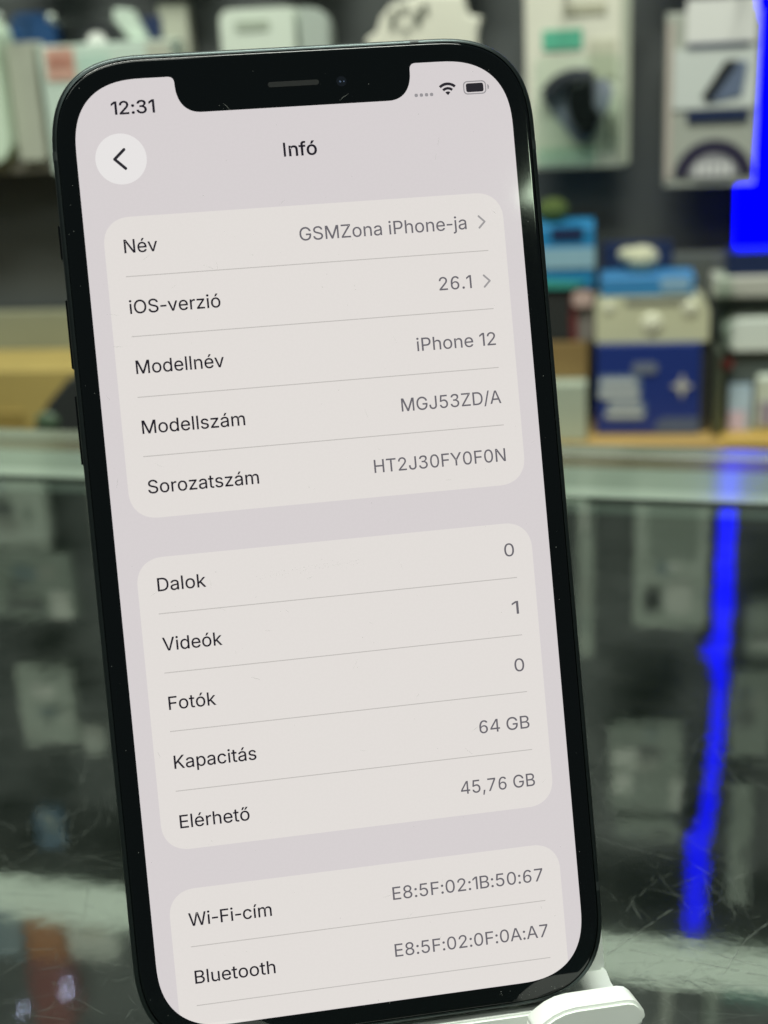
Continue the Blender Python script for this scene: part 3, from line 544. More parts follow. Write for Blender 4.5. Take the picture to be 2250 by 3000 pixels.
# letter outlines, one line per character: (advance, bezier points)
GLYPHS = {
',': (188, '38,-119 68,71 137,71 84,-119'),
'-': (303, '263,244 263,188 40,188 40,244'),
'.': (188, '95,-4 86,-3 78,-1 70,3 63,9 57,16 53,24 51,32 50,41 51,50 53,59 57,66 63,73 70,79 78,83 86,86 95,87 104,86 113,83 121,79 128,73 134,66 138,59 140,50 141,41 140,32 138,24 134,16 128,9 121,3 113,-1 104,-3'),
'/': (249, '235,533 71,-76 14,-76 178,533'),
'0': (453, '227,-7 200,-5 174,1 151,10 130,24 111,41 95,62 81,86 69,113 60,144 53,178 49,214 48,254 49,294 53,330 60,364 69,395 81,423 95,447 111,467 130,484 151,498 174,508 200,514 227,516 254,514 279,508 302,498 323,484 342,467 358,447 372,423 384,395 393,364 400,330 404,294 405,254 404,214 400,178 393,144 384,113 372,86 358,62 342,41 323,24 302,10 279,1 254,-5;227,50 245,52 262,56 276,64 290,74 303,87 313,103 322,122 330,144 336,168 340,194 343,223 344,254 343,285 340,314 336,341 330,365 322,386 313,405 303,422 290,435 276,446 262,454 245,458 227,460 209,458 192,454 177,446 163,435 151,422 140,405 131,386 123,365 117,341 113,314 110,285 109,254 110,223 113,194 117,168 123,144 131,122 140,103 151,87 163,74 177,64 192,56 209,52'),
'1': (262, '226,509 226,0 162,0 162,448 36,358 36,427 148,509'),
'2': (453, '64,0 64,47 234,229 282,282 299,305 311,327 315,338 318,349 320,371 319,385 317,397 313,408 308,419 301,428 293,436 284,443 273,449 262,454 250,457 237,459 224,460 210,459 196,457 184,453 172,447 162,440 153,433 146,424 139,413 134,402 130,390 128,376 127,362 66,362 67,384 71,405 77,424 86,442 97,458 111,473 126,485 143,496 162,505 181,511 202,515 225,516 247,515 268,511 287,505 306,497 322,486 337,474 350,461 361,445 370,429 376,411 380,392 381,372 379,345 376,331 371,318 365,304 348,275 336,259 288,202 267,180 153,60 389,57 389,0'),
'3': (453, '218,-7 195,-6 173,-3 152,3 133,10 114,19 98,30 83,43 70,57 59,74 52,92 47,111 44,132 109,132 111,119 115,107 120,97 126,87 134,78 143,71 154,64 165,59 177,55 190,52 219,50 248,52 262,56 275,61 287,67 298,74 307,83 315,93 321,104 325,116 328,130 329,145 328,158 326,172 322,184 316,196 308,207 299,217 288,226 275,234 260,240 242,244 223,247 201,248 157,248 157,301 205,301 240,305 270,316 294,335 307,360 309,385 303,412 288,435 262,451 228,457 190,453 160,440 138,418 127,388 64,388 68,420 84,452 108,480 142,500 182,511 226,514 272,510 312,498 344,477 365,447 373,412 371,375 358,340 334,312 304,292 287,284 308,276 327,265 344,253 359,239 371,222 381,204 388,185 392,166 393,145 392,123 387,103 380,84 370,66 358,50 344,35 327,23 309,12 288,4 266,-2 243,-6'),
'4': (453, '282,0 282,105 36,105 36,160 268,509 343,509 343,162 413,162 413,105 343,105 343,0;282,432 103,162 282,162'),
'5': (453, '221,-7 199,-6 178,-2 159,3 140,11 123,21 108,32 94,45 83,60 74,76 67,93 62,111 60,130 122,130 124,119 127,108 132,98 138,89 145,80 163,66 173,60 184,55 196,52 221,50 236,51 250,54 264,58 276,64 287,72 298,81 307,92 314,104 320,117 324,132 327,146 328,162 327,178 324,193 320,208 314,221 306,233 297,244 286,254 275,262 262,269 248,273 233,276 218,277 192,275 180,272 167,268 156,264 136,253 128,246 67,253 96,509 366,509 366,452 151,452 134,301 145,308 166,320 178,325 190,329 203,332 229,334 246,333 263,330 279,326 294,321 308,314 321,306 334,296 345,285 355,273 364,260 372,246 379,231 384,215 388,198 390,181 391,163 390,139 386,116 379,96 369,76 357,58 343,41 327,27 309,15 289,6 268,-1 245,-6'),
'6': (453, '226,-7 203,-6 182,-2 161,5 142,15 125,27 109,40 96,56 84,74 75,94 69,115 65,138 64,162 63,215 65,285 75,345 94,402 121,449 157,484 203,507 248,513 298,507 343,487 375,455 390,416 328,406 316,428 294,446 268,456 241,457 207,447 178,424 155,388 140,345 131,290 129,252 141,272 156,287 172,294 179,299 196,307 205,310 225,314 235,314 258,313 278,309 298,303 316,295 332,284 347,271 359,256 370,240 378,221 384,202 388,180 389,157 388,134 384,112 377,92 368,73 356,55 343,39 327,26 310,14 291,5 271,-2 249,-6;226,48 241,49 254,52 267,56 279,63 290,70 299,79 307,90 314,101 320,114 324,128 326,142 327,157 326,172 324,187 320,200 314,213 307,225 299,235 290,244 279,251 267,257 254,262 241,264 226,265 212,264 198,262 186,258 174,252 163,245 154,236 145,225 138,214 132,201 128,188 126,173 125,158 126,143 128,128 132,115 138,102 145,90 163,70 174,63 186,56 198,52 212,49'),
'7': (453, '97,0 323,448 62,452 62,509 391,509 391,449 165,0'),
'8': (453, '226,-7 201,-6 178,-2 156,3 136,11 117,21 100,33 86,47 74,62 64,78 57,96 53,115 52,135 53,151 55,166 59,181 65,195 72,208 81,220 90,231 101,241 113,249 125,256 139,261 153,265 135,273 119,282 105,294 93,308 83,324 76,342 71,360 70,380 71,399 75,417 81,434 90,450 101,464 114,477 129,488 146,498 164,506 183,512 204,515 226,516 248,515 269,512 288,506 306,498 322,488 337,477 350,464 361,450 370,434 377,417 381,399 382,380 381,360 376,342 369,324 359,308 347,294 333,282 318,273 300,267 314,261 327,256 339,249 351,241 362,231 371,220 380,208 387,195 393,181 397,166 400,151 401,135 400,115 395,96 388,78 378,62 366,47 352,33 336,21 317,11 297,3 274,-2 251,-6;226,49 243,50 258,52 272,55 285,60 296,66 307,74 316,82 323,91 329,102 333,114 336,126 337,139 336,153 333,166 329,178 322,189 314,199 306,208 295,216 283,223 270,228 256,232 241,234 226,235 211,234 196,232 182,228 169,223 157,216 146,208 138,199 130,189 123,178 119,166 116,153 115,139 116,126 119,114 123,102 129,91 136,82 145,74 156,66 167,60 180,55 195,52 210,50;226,290 252,292 263,295 274,300 284,306 293,313 300,321 307,330 312,340 316,351 318,363 319,376 318,388 316,400 313,410 308,420 301,429 294,437 285,444 264,454 252,457 240,459 226,460 213,459 200,457 188,454 167,444 158,437 151,429 145,420 140,410 136,400 134,388 133,376 134,363 136,351 140,340 145,330 151,321 158,313 168,306 178,300 189,295 200,292'),
'9': (453, '226,516 249,515 271,510 291,503 310,494 328,482 343,468 357,452 368,434 377,414 384,394 388,371 389,347 388,329 385,310 380,290 373,270 363,248 350,224 334,197 315,168 200,0 130,0 301,248 307,248 299,234 281,215 274,210 257,202 248,199 228,195 218,195 196,196 174,200 155,206 137,214 121,225 106,237 94,252 83,269 75,287 69,307 65,329 64,352 65,375 69,397 76,417 85,436 96,454 110,469 125,483 143,494 162,503 182,510 203,515;226,460 212,459 198,457 186,452 174,446 163,438 154,430 145,419 138,407 128,381 126,367 125,352 126,336 128,322 138,295 145,284 154,273 163,264 174,257 186,251 198,247 212,244 226,243 240,244 254,247 267,251 279,257 290,264 299,273 307,284 314,295 320,308 324,321 326,335 327,350 326,366 324,381 320,394 314,407 307,419 299,430 290,438 279,446 267,452 254,457 241,459'),
':': (179, '89,-4 80,-3 72,-1 64,3 57,9 51,16 47,24 45,32 44,41 45,50 47,59 51,66 57,73 64,79 72,83 80,86 89,87 98,86 107,83 115,79 122,73 128,66 132,59 134,50 135,41 134,32 132,24 128,16 122,9 115,3 107,-1 98,-3;89,271 80,272 72,274 64,278 57,284 51,291 47,299 45,307 44,316 45,325 47,334 51,342 57,349 64,354 72,358 80,361 89,362 98,361 107,358 115,354 122,349 128,342 132,334 134,325 135,316 134,307 132,299 128,291 122,284 115,278 107,274 98,272'),
'A': (480, '16,0 201,509 276,509 463,0 395,0 345,142 133,142 85,0;152,199 326,199 239,448'),
'B': (456, '60,0 60,509 241,509 266,508 290,504 310,499 329,491 345,481 359,470 371,456 381,442 388,426 394,410 397,392 398,374 397,358 395,344 392,331 387,320 381,310 373,301 365,293 356,286 347,280 326,270 315,267 327,260 339,257 351,252 363,245 374,237 385,227 394,216 402,203 409,189 414,173 417,155 418,136 417,117 414,100 408,83 400,67 390,52 377,39 362,28 344,18 324,10 301,4 276,1 247,0;125,57 245,57 272,58 296,63 315,70 330,80 341,92 349,106 353,120 355,137 354,150 352,162 348,173 342,184 335,194 327,203 317,211 306,218 293,224 280,228 265,230 248,231 125,231;125,285 238,285 252,286 264,288 277,291 288,296 299,302 308,309 316,317 323,326 329,336 333,348 335,359 336,372 335,388 330,404 323,417 313,429 299,439 283,446 263,451 240,452 125,452'),
'D': (502, '219,0 96,0 96,57 215,57 245,58 272,63 296,70 318,81 337,94 354,110 368,128 379,149 388,172 394,198 398,225 399,255 398,285 394,312 388,338 379,361 368,381 354,399 338,415 320,428 299,438 275,446 249,450 221,452 93,452 93,509 225,509 261,507 294,501 325,492 353,478 378,461 399,441 418,418 433,391 446,361 455,329 460,293 462,255 460,217 455,181 446,149 433,119 417,92 398,68 376,48 351,31 322,17 291,8 256,2;125,509 125,0 60,0 60,509'),
'E': (419, '60,0 60,509 372,509 372,452 125,452 125,286 355,286 355,229 125,229 125,57 375,57 375,0'),
'F': (410, '60,0 60,509 369,509 369,452 125,452 125,278 346,278 346,221 125,221 125,0'),
'G': (520, '269,-7 236,-5 205,1 176,11 149,25 125,43 103,64 85,88 69,116 56,147 47,180 42,216 40,254 42,293 47,329 56,362 69,393 85,421 103,445 125,466 149,484 175,498 203,508 233,514 265,516 285,515 304,513 322,509 340,504 357,497 374,489 389,480 403,469 417,457 429,445 439,431 449,416 457,400 464,384 470,367 474,349 408,349 404,361 399,372 387,393 373,411 365,419 356,427 347,434 326,444 315,448 291,454 265,456 243,454 222,450 202,442 183,432 166,419 150,404 137,385 125,364 116,340 109,314 104,285 103,254 104,223 109,195 116,169 125,145 137,124 151,105 166,89 184,76 203,66 224,59 246,54 269,53 290,54 309,58 328,63 345,71 361,81 374,93 386,107 396,123 404,141 410,160 414,180 416,199 283,199 283,256 478,256 478,200 476,170 471,141 463,115 451,91 436,69 419,50 399,33 377,19 352,8 326,0 298,-5'),
'H': (517, '60,0 60,509 125,509 125,289 392,289 392,509 457,509 457,0 392,0 392,232 125,232 125,0'),
'I': (220, '83,0 137,0 137,509 83,509'),
'J': (396, '185,-7 153,-5 124,3 98,15 75,33 57,55 44,81 36,111 33,145 33,173 98,173 98,145 100,123 104,104 112,88 122,74 135,64 149,56 166,52 185,50 204,52 220,56 235,64 248,74 258,88 266,104 270,123 272,145 272,509 336,509 336,145 333,111 326,81 312,55 294,33 271,15 246,3 217,-5'),
'K': (467, '104,145 104,216 139,261 174,303 212,344 364,509 448,509 231,276;60,0 60,509 125,509 125,334 124,225 125,193 125,0;372,0 188,259 228,309 449,0'),
'M': (628, '60,0 60,509 150,509 314,98 478,509 568,509 568,0 506,0 506,392 344,0 284,0 122,392 122,0'),
'N': (523, '60,0 60,509 136,509 343,183 363,151 388,107 414,55 405,54 401,108 399,157 399,509 463,509 463,0 387,0 202,290 177,331 148,381 108,452 119,454 122,384 124,328 125,291 125,0'),
'O': (533, '267,-7 235,-5 205,1 176,11 150,25 126,42 105,63 86,87 70,115 57,146 48,179 42,215 40,254 42,293 48,329 57,362 70,393 86,421 105,445 126,466 150,484 176,498 205,508 235,514 267,516 299,514 329,508 358,498 384,484 408,466 429,445 448,421 464,393 477,362 486,329 491,293 493,254 491,215 486,179 477,146 464,115 448,87 429,63 408,42 384,25 358,11 329,1 299,-5;267,53 289,54 310,59 330,66 349,76 367,89 383,104 396,123 408,144 418,168 425,194 429,223 430,254 429,286 425,315 418,341 408,365 396,386 383,404 367,420 349,433 330,443 310,450 289,455 267,456 244,455 223,450 203,443 184,433 166,420 151,404 137,385 125,364 116,340 109,314 104,285 103,254 104,223 109,194 116,168 125,144 137,123 151,105 166,89 184,76 203,66 223,59 244,54'),
'P': (445, '125,242 233,242 252,243 269,246 284,250 297,256 308,263 318,272 326,283 333,294 338,306 342,320 344,348 342,376 338,390 333,402 326,413 318,423 308,432 297,439 283,445 268,449 251,451 232,452 125,452;60,0 60,509 235,509 263,508 289,504 312,497 332,487 350,476 366,462 379,447 390,430 398,411 404,391 408,370 409,348 408,325 404,304 398,284 390,265 379,248 366,233 350,219 332,207 312,198 289,191 263,187 235,186 125,186 125,0'),
'S': (447, '224,-9 197,-8 172,-4 149,1 128,9 108,19 91,31 76,44 64,60 54,77 46,96 41,115 38,137 104,137 106,123 110,110 116,98 123,88 132,79 142,71 154,64 166,59 180,54 194,51 224,49 241,50 257,52 272,55 286,60 299,66 321,82 329,92 336,102 342,114 345,126 346,139 345,151 342,161 338,171 332,179 325,186 316,193 307,199 296,205 245,222 184,239 154,249 128,261 105,274 86,289 71,307 60,326 54,348 52,372 53,393 58,413 65,431 75,448 87,463 102,476 119,488 138,498 158,506 180,512 203,515 227,516 252,515 274,512 296,506 316,498 334,488 351,476 365,463 377,449 387,433 394,415 399,397 401,378 337,378 334,396 327,412 316,425 302,437 285,446 267,453 247,458 225,459 209,458 194,456 180,453 167,448 156,442 145,435 136,427 129,418 123,408 119,398 116,387 115,376 116,363 119,352 124,342 131,334 139,326 148,319 158,313 169,308 212,293 264,279 312,264 336,252 348,245 359,238 369,229 378,220 387,209 395,198 401,185 405,171 407,156 408,139 407,119 403,99 396,81 386,64 374,48 360,34 343,22 323,11 302,2 278,-4 252,-8'),
'T': (449, '32,452 32,509 417,509 417,452 257,452 257,0 193,0 193,452'),
'V': (480, '204,0 16,509 84,509 192,206 215,137 248,31 235,31 267,138 290,206 395,509 463,509 278,0'),
'W': (686, '155,0 16,509 82,509 163,196 187,94 197,40 189,40 200,94 211,145 224,196 306,509 380,509 462,196 486,94 497,40 488,40 499,94 510,145 523,196 603,509 670,509 530,0 455,0 368,323 351,391 336,475 350,475 335,395 318,323 230,0'),
'Y': (472, '203,0 203,208 16,509 91,509 192,344 222,292 250,230 224,230 231,248 238,264 244,280 251,293 280,344 381,509 455,509 268,208 268,0'),
'Z': (438, '42,0 42,46 273,385 306,431 341,476 348,454 285,452 40,452 40,509 397,509 397,462 169,129 134,81 97,33 90,54 152,57 399,57 399,0'),
'a': (389, '160,-9 142,-8 126,-5 109,-1 94,5 80,13 68,22 57,32 48,45 40,58 34,74 31,90 30,108 31,124 34,138 38,150 43,161 50,171 58,179 67,187 89,199 100,204 112,208 125,211 178,220 234,227 244,228 259,232 270,238 275,248 274,278 271,288 267,297 262,305 256,311 248,317 240,322 230,326 220,329 196,331 171,329 159,326 140,318 132,313 124,307 112,294 103,281 100,274 41,291 48,307 57,322 67,335 79,346 91,356 104,364 118,370 133,375 148,379 163,382 194,384 205,384 216,383 239,379 251,376 263,372 275,367 286,360 297,352 306,343 315,333 322,320 329,306 333,290 336,272 337,251 337,0 277,0 277,52 264,38 252,25 245,18 226,6 215,1 203,-3 190,-6 176,-8;170,45 187,46 202,49 215,53 228,59 239,66 248,74 256,83 263,93 268,104 272,115 275,126 276,138 276,190 259,182 231,176 200,171 175,168 134,159 125,155 109,145 103,139 98,132 95,124 93,115 92,105 94,87 97,79 102,72 114,60 130,52 139,49 149,47'),
'c': (396, '207,-8 182,-6 159,-2 137,6 117,16 99,30 82,46 68,64 56,85 46,108 39,133 35,159 34,187 35,216 39,243 46,268 56,291 68,312 82,330 99,346 117,360 137,370 159,378 182,382 207,384 221,384 247,380 260,377 272,373 284,368 305,356 315,349 332,332 340,322 347,312 353,301 358,289 362,277 303,262 301,269 298,276 257,319 242,325 226,329 217,330 207,330 189,329 173,325 158,319 145,310 134,299 124,287 115,274 108,258 103,242 99,224 97,206 96,187 97,169 99,151 103,134 108,117 115,102 124,88 134,76 145,66 158,57 173,51 189,47 207,46 217,46 226,48 235,49 258,58 292,89 304,117 363,102 359,90 354,78 348,67 341,56 334,46 325,37 316,29 306,21 296,14 285,8 273,3 261,-1 248,-4 221,-8'),
'd': (424, '195,-8 172,-6 151,-2 130,6 111,16 94,29 79,45 66,63 55,84 46,107 39,133 35,160 34,189 35,218 39,245 46,270 55,293 66,314 80,332 95,348 112,361 131,371 151,378 173,383 196,384 228,382 241,378 253,373 264,367 273,360 287,346 293,339 303,325 306,319 311,509 372,509 372,0 313,0 313,59 307,59 287,31 280,24 272,17 263,10 252,4 241,-1 227,-5 212,-7;205,47 221,48 236,52 250,57 263,65 274,75 284,87 292,100 299,115 305,131 309,149 311,169 312,189 311,209 309,229 305,247 300,263 293,278 284,291 274,302 263,312 250,320 237,326 222,329 205,330 188,329 172,325 158,319 145,311 134,301 124,289 115,276 108,261 103,245 99,227 97,209 96,189 97,169 99,151 103,133 109,117 116,101 124,88 134,76 145,66 158,58 172,52 188,48'),
'e': (404, '96,221 309,221 307,237 303,254 298,269 291,282 283,294 274,305 263,314 250,321 237,326 222,329 205,330 188,329 173,326 159,321 146,313 135,304 125,294 116,283 109,270 103,256 99,241 97,226;212,-8 185,-6 160,-2 138,6 117,16 98,30 82,46 68,64 56,85 46,108 39,132 35,159 34,187 35,215 39,242 46,267 55,290 67,311 80,329 97,346 115,359 135,370 157,378 180,382 205,384 236,382 251,379 266,374 280,368 294,360 307,352 319,341 330,329 341,315 350,299 357,282 363,263 367,242 370,219 371,194 371,169 97,169 97,158 100,139 104,122 110,106 118,92 128,80 139,70 151,61 164,54 179,50 195,47 212,46 223,46 244,50 254,53 271,61 285,73 297,88 302,96 306,105 365,91 360,77 353,63 345,51 335,39 324,28 311,19 298,11 283,4 267,-1 249,-5 231,-7'),
'f': (254, '228,379 228,327 6,327 6,379;81,0 81,432 82,447 85,461 89,474 96,486 104,496 113,505 135,519 148,524 161,527 174,529 187,530 222,527 243,521 227,468 215,472 195,474 182,473 171,470 162,466 154,460 149,452 145,443 143,432 142,419 142,0'),
'h': (410, '114,227 114,0 53,0 53,509 114,509 114,287 102,287 112,311 124,332 137,349 152,362 169,372 187,379 207,383 227,384 246,383 264,380 280,376 295,369 309,360 321,349 332,336 341,321 348,304 353,285 356,263 357,240 357,0 296,0 296,235 295,256 290,275 283,291 273,304 261,315 246,323 229,327 210,329 197,328 184,326 172,322 161,317 150,310 141,303 133,294 126,283 121,271 117,257 115,243'),
'i': (167, '53,0 53,379 114,379 114,0;84,443 75,444 68,446 60,450 48,461 44,468 42,475 41,483 42,491 44,499 48,506 60,517 68,521 75,523 84,524 92,523 100,521 107,517 114,512 119,506 123,499 125,491 126,483 125,475 123,468 119,461 114,455 107,450 100,446 92,444'),
'j': (167, '53,379 114,379 114,-30 113,-47 111,-62 107,-77 102,-90 95,-102 86,-112 76,-122 65,-129 52,-135 37,-139 21,-142 4,-143 -10,-143 -10,-87 2,-87 14,-86 25,-83 33,-79 40,-72 46,-64 50,-54 52,-42 53,-29;83,443 75,444 67,446 60,450 53,455 48,461 44,468 42,475 41,483 42,491 44,499 48,506 53,512 60,517 67,521 75,523 83,524 92,523 100,521 107,517 114,512 119,506 123,499 125,491 126,483 125,475 123,468 119,461 114,455 107,450 100,446 92,444'),
'k': (381, '110,137 110,212 121,212 284,379 360,379 184,199 177,199;53,0 53,509 114,509 114,0;294,0 148,186 191,229 372,0'),
'l': (167, '53,0 53,520 114,520 114,0'),
'm': (610, '53,0 53,379 112,379 112,295 112,310 124,335 132,346 141,355 151,363 161,370 172,376 183,381 195,384 219,386 239,384 257,380 273,372 287,361 299,347 309,332 316,314 321,295 312,295 316,308 322,320 329,332 337,343 347,353 357,361 369,369 381,375 394,380 408,383 422,385 437,386 453,385 468,382 483,378 497,372 510,364 522,354 532,342 541,328 548,313 553,296 556,276 557,255 557,0 496,0 496,254 495,273 490,289 483,303 473,313 461,321 448,326 434,329 419,330 395,328 384,325 374,320 365,314 358,307 351,299 345,290 341,280 338,270 336,259 335,247 335,0 274,0 274,260 273,275 269,288 262,300 253,311 242,319 229,325 215,329 199,330 178,328 168,325 158,320 148,314 140,307 132,299 126,289 121,278 117,266 115,253 114,238 114,0'),
'n': (410, '114,227 114,0 53,0 53,379 112,379 112,287 102,287 112,311 124,332 137,349 152,362 169,372 187,379 207,383 227,384 246,383 264,380 280,376 295,369 309,360 321,349 332,336 341,321 348,304 353,285 356,263 357,240 357,0 296,0 296,235 295,256 290,275 283,291 273,304 261,315 246,323 229,327 210,329 197,328 184,326 172,322 161,317 150,310 141,303 133,294 126,283 121,271 117,257 115,243'),
'o': (415, '207,-8 182,-6 159,-2 137,6 117,16 99,30 82,46 68,64 56,85 46,108 39,133 35,159 34,187 35,216 39,243 46,268 56,291 68,312 82,330 99,346 117,360 137,370 159,378 182,382 207,384 232,382 256,378 279,370 299,360 317,346 334,330 347,312 359,291 369,268 376,243 380,216 381,187 380,159 376,133 369,108 359,85 347,64 334,46 317,30 299,16 279,6 256,-2 232,-6;207,46 226,47 242,51 257,57 270,66 282,76 292,88 300,102 307,117 312,134 316,151 318,169 319,187 318,206 316,224 312,241 307,258 300,274 292,287 282,299 270,310 257,319 242,325 226,329 207,330 189,329 173,325 158,319 145,310 134,299 124,287 115,274 108,258 103,242 99,224 97,206 96,187 97,169 99,151 103,134 108,117 115,102 124,88 134,76 145,66 158,57 173,51 189,47'),
'p': (424, '53,-143 53,379 112,379 112,319 118,319 137,346 144,353 152,360 161,367 171,373 183,378 197,382 229,384 252,383 274,378 294,371 313,361 330,348 345,332 359,314 370,293 379,270 385,245 389,218 390,189 389,160 385,133 379,107 370,84 359,63 345,45 330,29 313,16 294,6 274,-2 252,-6 229,-8 213,-7 198,-5 184,-1 173,4 162,10 153,17 145,24 138,31 118,59 114,-143;220,47 237,48 252,52 266,58 279,66 290,76 300,88 309,101 316,117 321,133 325,151 327,169 328,189 327,209 325,227 321,245 316,261 309,276 301,289 291,301 280,311 267,319 253,325 237,329 220,330 203,329 188,326 174,320 161,312 150,302 140,291 132,278 125,263 120,247 116,229 114,209 113,189 114,169 116,149 120,131 125,115 132,100 140,87 151,75 162,65 175,57 188,52 203,48'),
'r': (259, '53,0 53,379 112,379 112,321 121,335 130,347 140,357 152,367 166,375 181,380 196,384 213,385 229,384 243,384 243,322 230,324 207,326 194,325 182,323 170,320 159,315 149,309 140,301 133,293 126,284 121,273 117,262 115,250 114,237 114,0'),
's': (365, '182,-8 163,-7 145,-5 128,-2 112,3 98,10 84,18 72,27 62,38 53,50 46,63 40,78 36,94 94,107 99,92 105,79 114,69 124,60 136,53 150,49 164,46 181,45 200,46 217,49 232,55 244,62 254,71 262,81 266,92 268,103 267,112 264,121 260,129 254,136 246,142 237,147 212,155 149,170 125,177 104,186 86,196 72,208 61,222 53,237 49,255 47,274 48,290 52,305 57,319 65,332 75,343 87,354 100,363 115,370 131,376 149,381 167,383 187,384 206,383 223,381 239,377 254,372 267,366 279,358 289,349 299,339 307,328 314,316 320,304 324,290 268,277 264,288 258,298 251,307 243,316 232,323 220,329 204,332 187,333 171,332 156,329 143,324 131,317 121,308 114,299 110,288 109,277 110,267 113,258 117,250 124,243 133,237 144,232 157,227 172,223 229,209 254,202 275,193 292,183 306,171 317,157 325,142 329,126 331,107 330,90 326,75 320,60 312,47 302,35 290,24 276,14 260,6 242,0 223,-4 203,-7'),
't': (227, '204,379 204,327 6,327 6,379;65,471 126,471 126,98 128,76 131,68 136,61 142,56 150,53 159,51 170,50 185,51 202,54 213,2 192,-3 168,-4 145,-2 125,2 107,10 92,21 80,35 72,52 67,71 65,93'),
'u': (410, '182,-5 164,-4 146,-1 130,4 115,11 101,20 89,30 78,44 69,59 62,76 57,95 54,116 53,139 53,379 114,379 114,144 115,123 120,104 127,88 137,75 149,64 164,56 181,52 200,50 213,51 226,53 238,57 249,62 260,69 269,76 276,86 283,97 289,109 293,122 295,137 296,153 296,379 357,379 357,0 298,0 298,92 307,92 297,68 286,47 272,30 257,17 240,7 222,0 203,-4'),
'v': (389, '163,0 17,379 84,379 165,155 187,87 206,21 184,21 203,87 224,155 305,379 371,379 226,0'),
'z': (380, '42,0 42,46 254,320 48,323 48,379 333,379 333,331 126,60 339,56 339,0'),
'á': (389, '160,-9 142,-8 126,-5 109,-1 94,5 80,13 68,22 57,32 48,45 40,58 34,74 31,90 30,108 31,124 34,138 38,150 43,161 50,171 58,179 67,187 89,199 100,204 112,208 125,211 178,220 234,227 244,228 259,232 270,238 275,248 274,278 271,288 267,297 262,305 256,311 248,317 240,322 230,326 220,329 196,331 171,329 159,326 140,318 132,313 124,307 112,294 103,281 100,274 41,291 48,307 57,322 67,335 79,346 91,356 104,364 118,370 133,375 148,379 163,382 194,384 205,384 216,383 239,379 251,376 263,372 275,367 286,360 297,352 306,343 315,333 322,320 329,306 333,290 336,272 337,251 337,0 277,0 277,52 264,38 252,25 245,18 226,6 215,1 203,-3 190,-6 176,-8;170,45 187,46 202,49 215,53 228,59 239,66 248,74 256,83 263,93 268,104 272,115 275,126 276,138 276,190 259,182 231,176 200,171 175,168 134,159 125,155 109,145 103,139 98,132 95,124 93,115 92,105 94,87 97,79 102,72 114,60 130,52 139,49 149,47;162,429 210,529 278,529 212,429'),
'é': (404, '96,221 309,221 307,237 303,254 298,269 291,282 283,294 274,305 263,314 250,321 237,326 222,329 205,330 188,329 173,326 159,321 146,313 135,304 125,294 116,283 109,270 103,256 99,241 97,226;212,-8 185,-6 160,-2 138,6 117,16 98,30 82,46 68,64 56,85 46,108 39,132 35,159 34,187 35,215 39,242 46,267 55,290 67,311 80,329 97,346 115,359 135,370 157,378 180,382 205,384 236,382 251,379 266,374 280,368 294,360 307,352 319,341 330,329 341,315 350,299 357,282 363,263 367,242 370,219 371,194 371,169 97,169 97,158 100,139 104,122 110,106 118,92 128,80 139,70 151,61 164,54 179,50 195,47 212,46 223,46 244,50 254,53 271,61 285,73 297,88 302,96 306,105 365,91 360,77 353,63 345,51 335,39 324,28 311,19 298,11 283,4 267,-1 249,-5 231,-7;177,429 225,529 293,529 227,429'),
'í': (167, '53,0 53,379 114,379 114,0;57,429 104,529 173,529 107,429'),
'ó': (415, '207,-8 182,-6 159,-2 137,6 117,16 99,30 82,46 68,64 56,85 46,108 39,133 35,159 34,187 35,216 39,243 46,268 56,291 68,312 82,330 99,346 117,360 137,370 159,378 182,382 207,384 232,382 256,378 279,370 299,360 317,346 334,330 347,312 359,291 369,268 376,243 380,216 381,187 380,159 376,133 369,108 359,85 347,64 334,46 317,30 299,16 279,6 256,-2 232,-6;207,46 226,47 242,51 257,57 270,66 282,76 292,88 300,102 307,117 312,134 316,151 318,169 319,187 318,206 316,224 312,241 307,258 300,274 292,287 282,299 270,310 257,319 242,325 226,329 207,330 189,329 173,325 158,319 145,310 134,299 124,287 115,274 108,258 103,242 99,224 97,206 96,187 97,169 99,151 103,134 108,117 115,102 124,88 134,76 145,66 158,57 173,51 189,47;181,429 228,529 297,529 231,429'),
'ő': (415, '207,-8 182,-6 159,-2 137,6 117,16 99,30 82,46 68,64 56,85 46,108 39,133 35,159 34,187 35,216 39,243 46,268 56,291 68,312 82,330 99,346 117,360 137,370 159,378 182,382 207,384 232,382 256,378 279,370 299,360 317,346 334,330 347,312 359,291 369,268 376,243 380,216 381,187 380,159 376,133 369,108 359,85 347,64 334,46 317,30 299,16 279,6 256,-2 232,-6;207,46 226,47 242,51 257,57 270,66 282,76 292,88 300,102 307,117 312,134 316,151 318,169 319,187 318,206 316,224 312,241 307,258 300,274 292,287 282,299 270,310 257,319 242,325 226,329 207,330 189,329 173,325 158,319 145,310 134,299 124,287 115,274 108,258 103,242 99,224 97,206 96,187 97,169 99,151 103,134 108,117 115,102 124,88 134,76 145,66 158,57 173,51 189,47;151,429 100,429 140,529 209,529;261,429 211,429 268,529 336,529'),
' ': (188, ''),
}

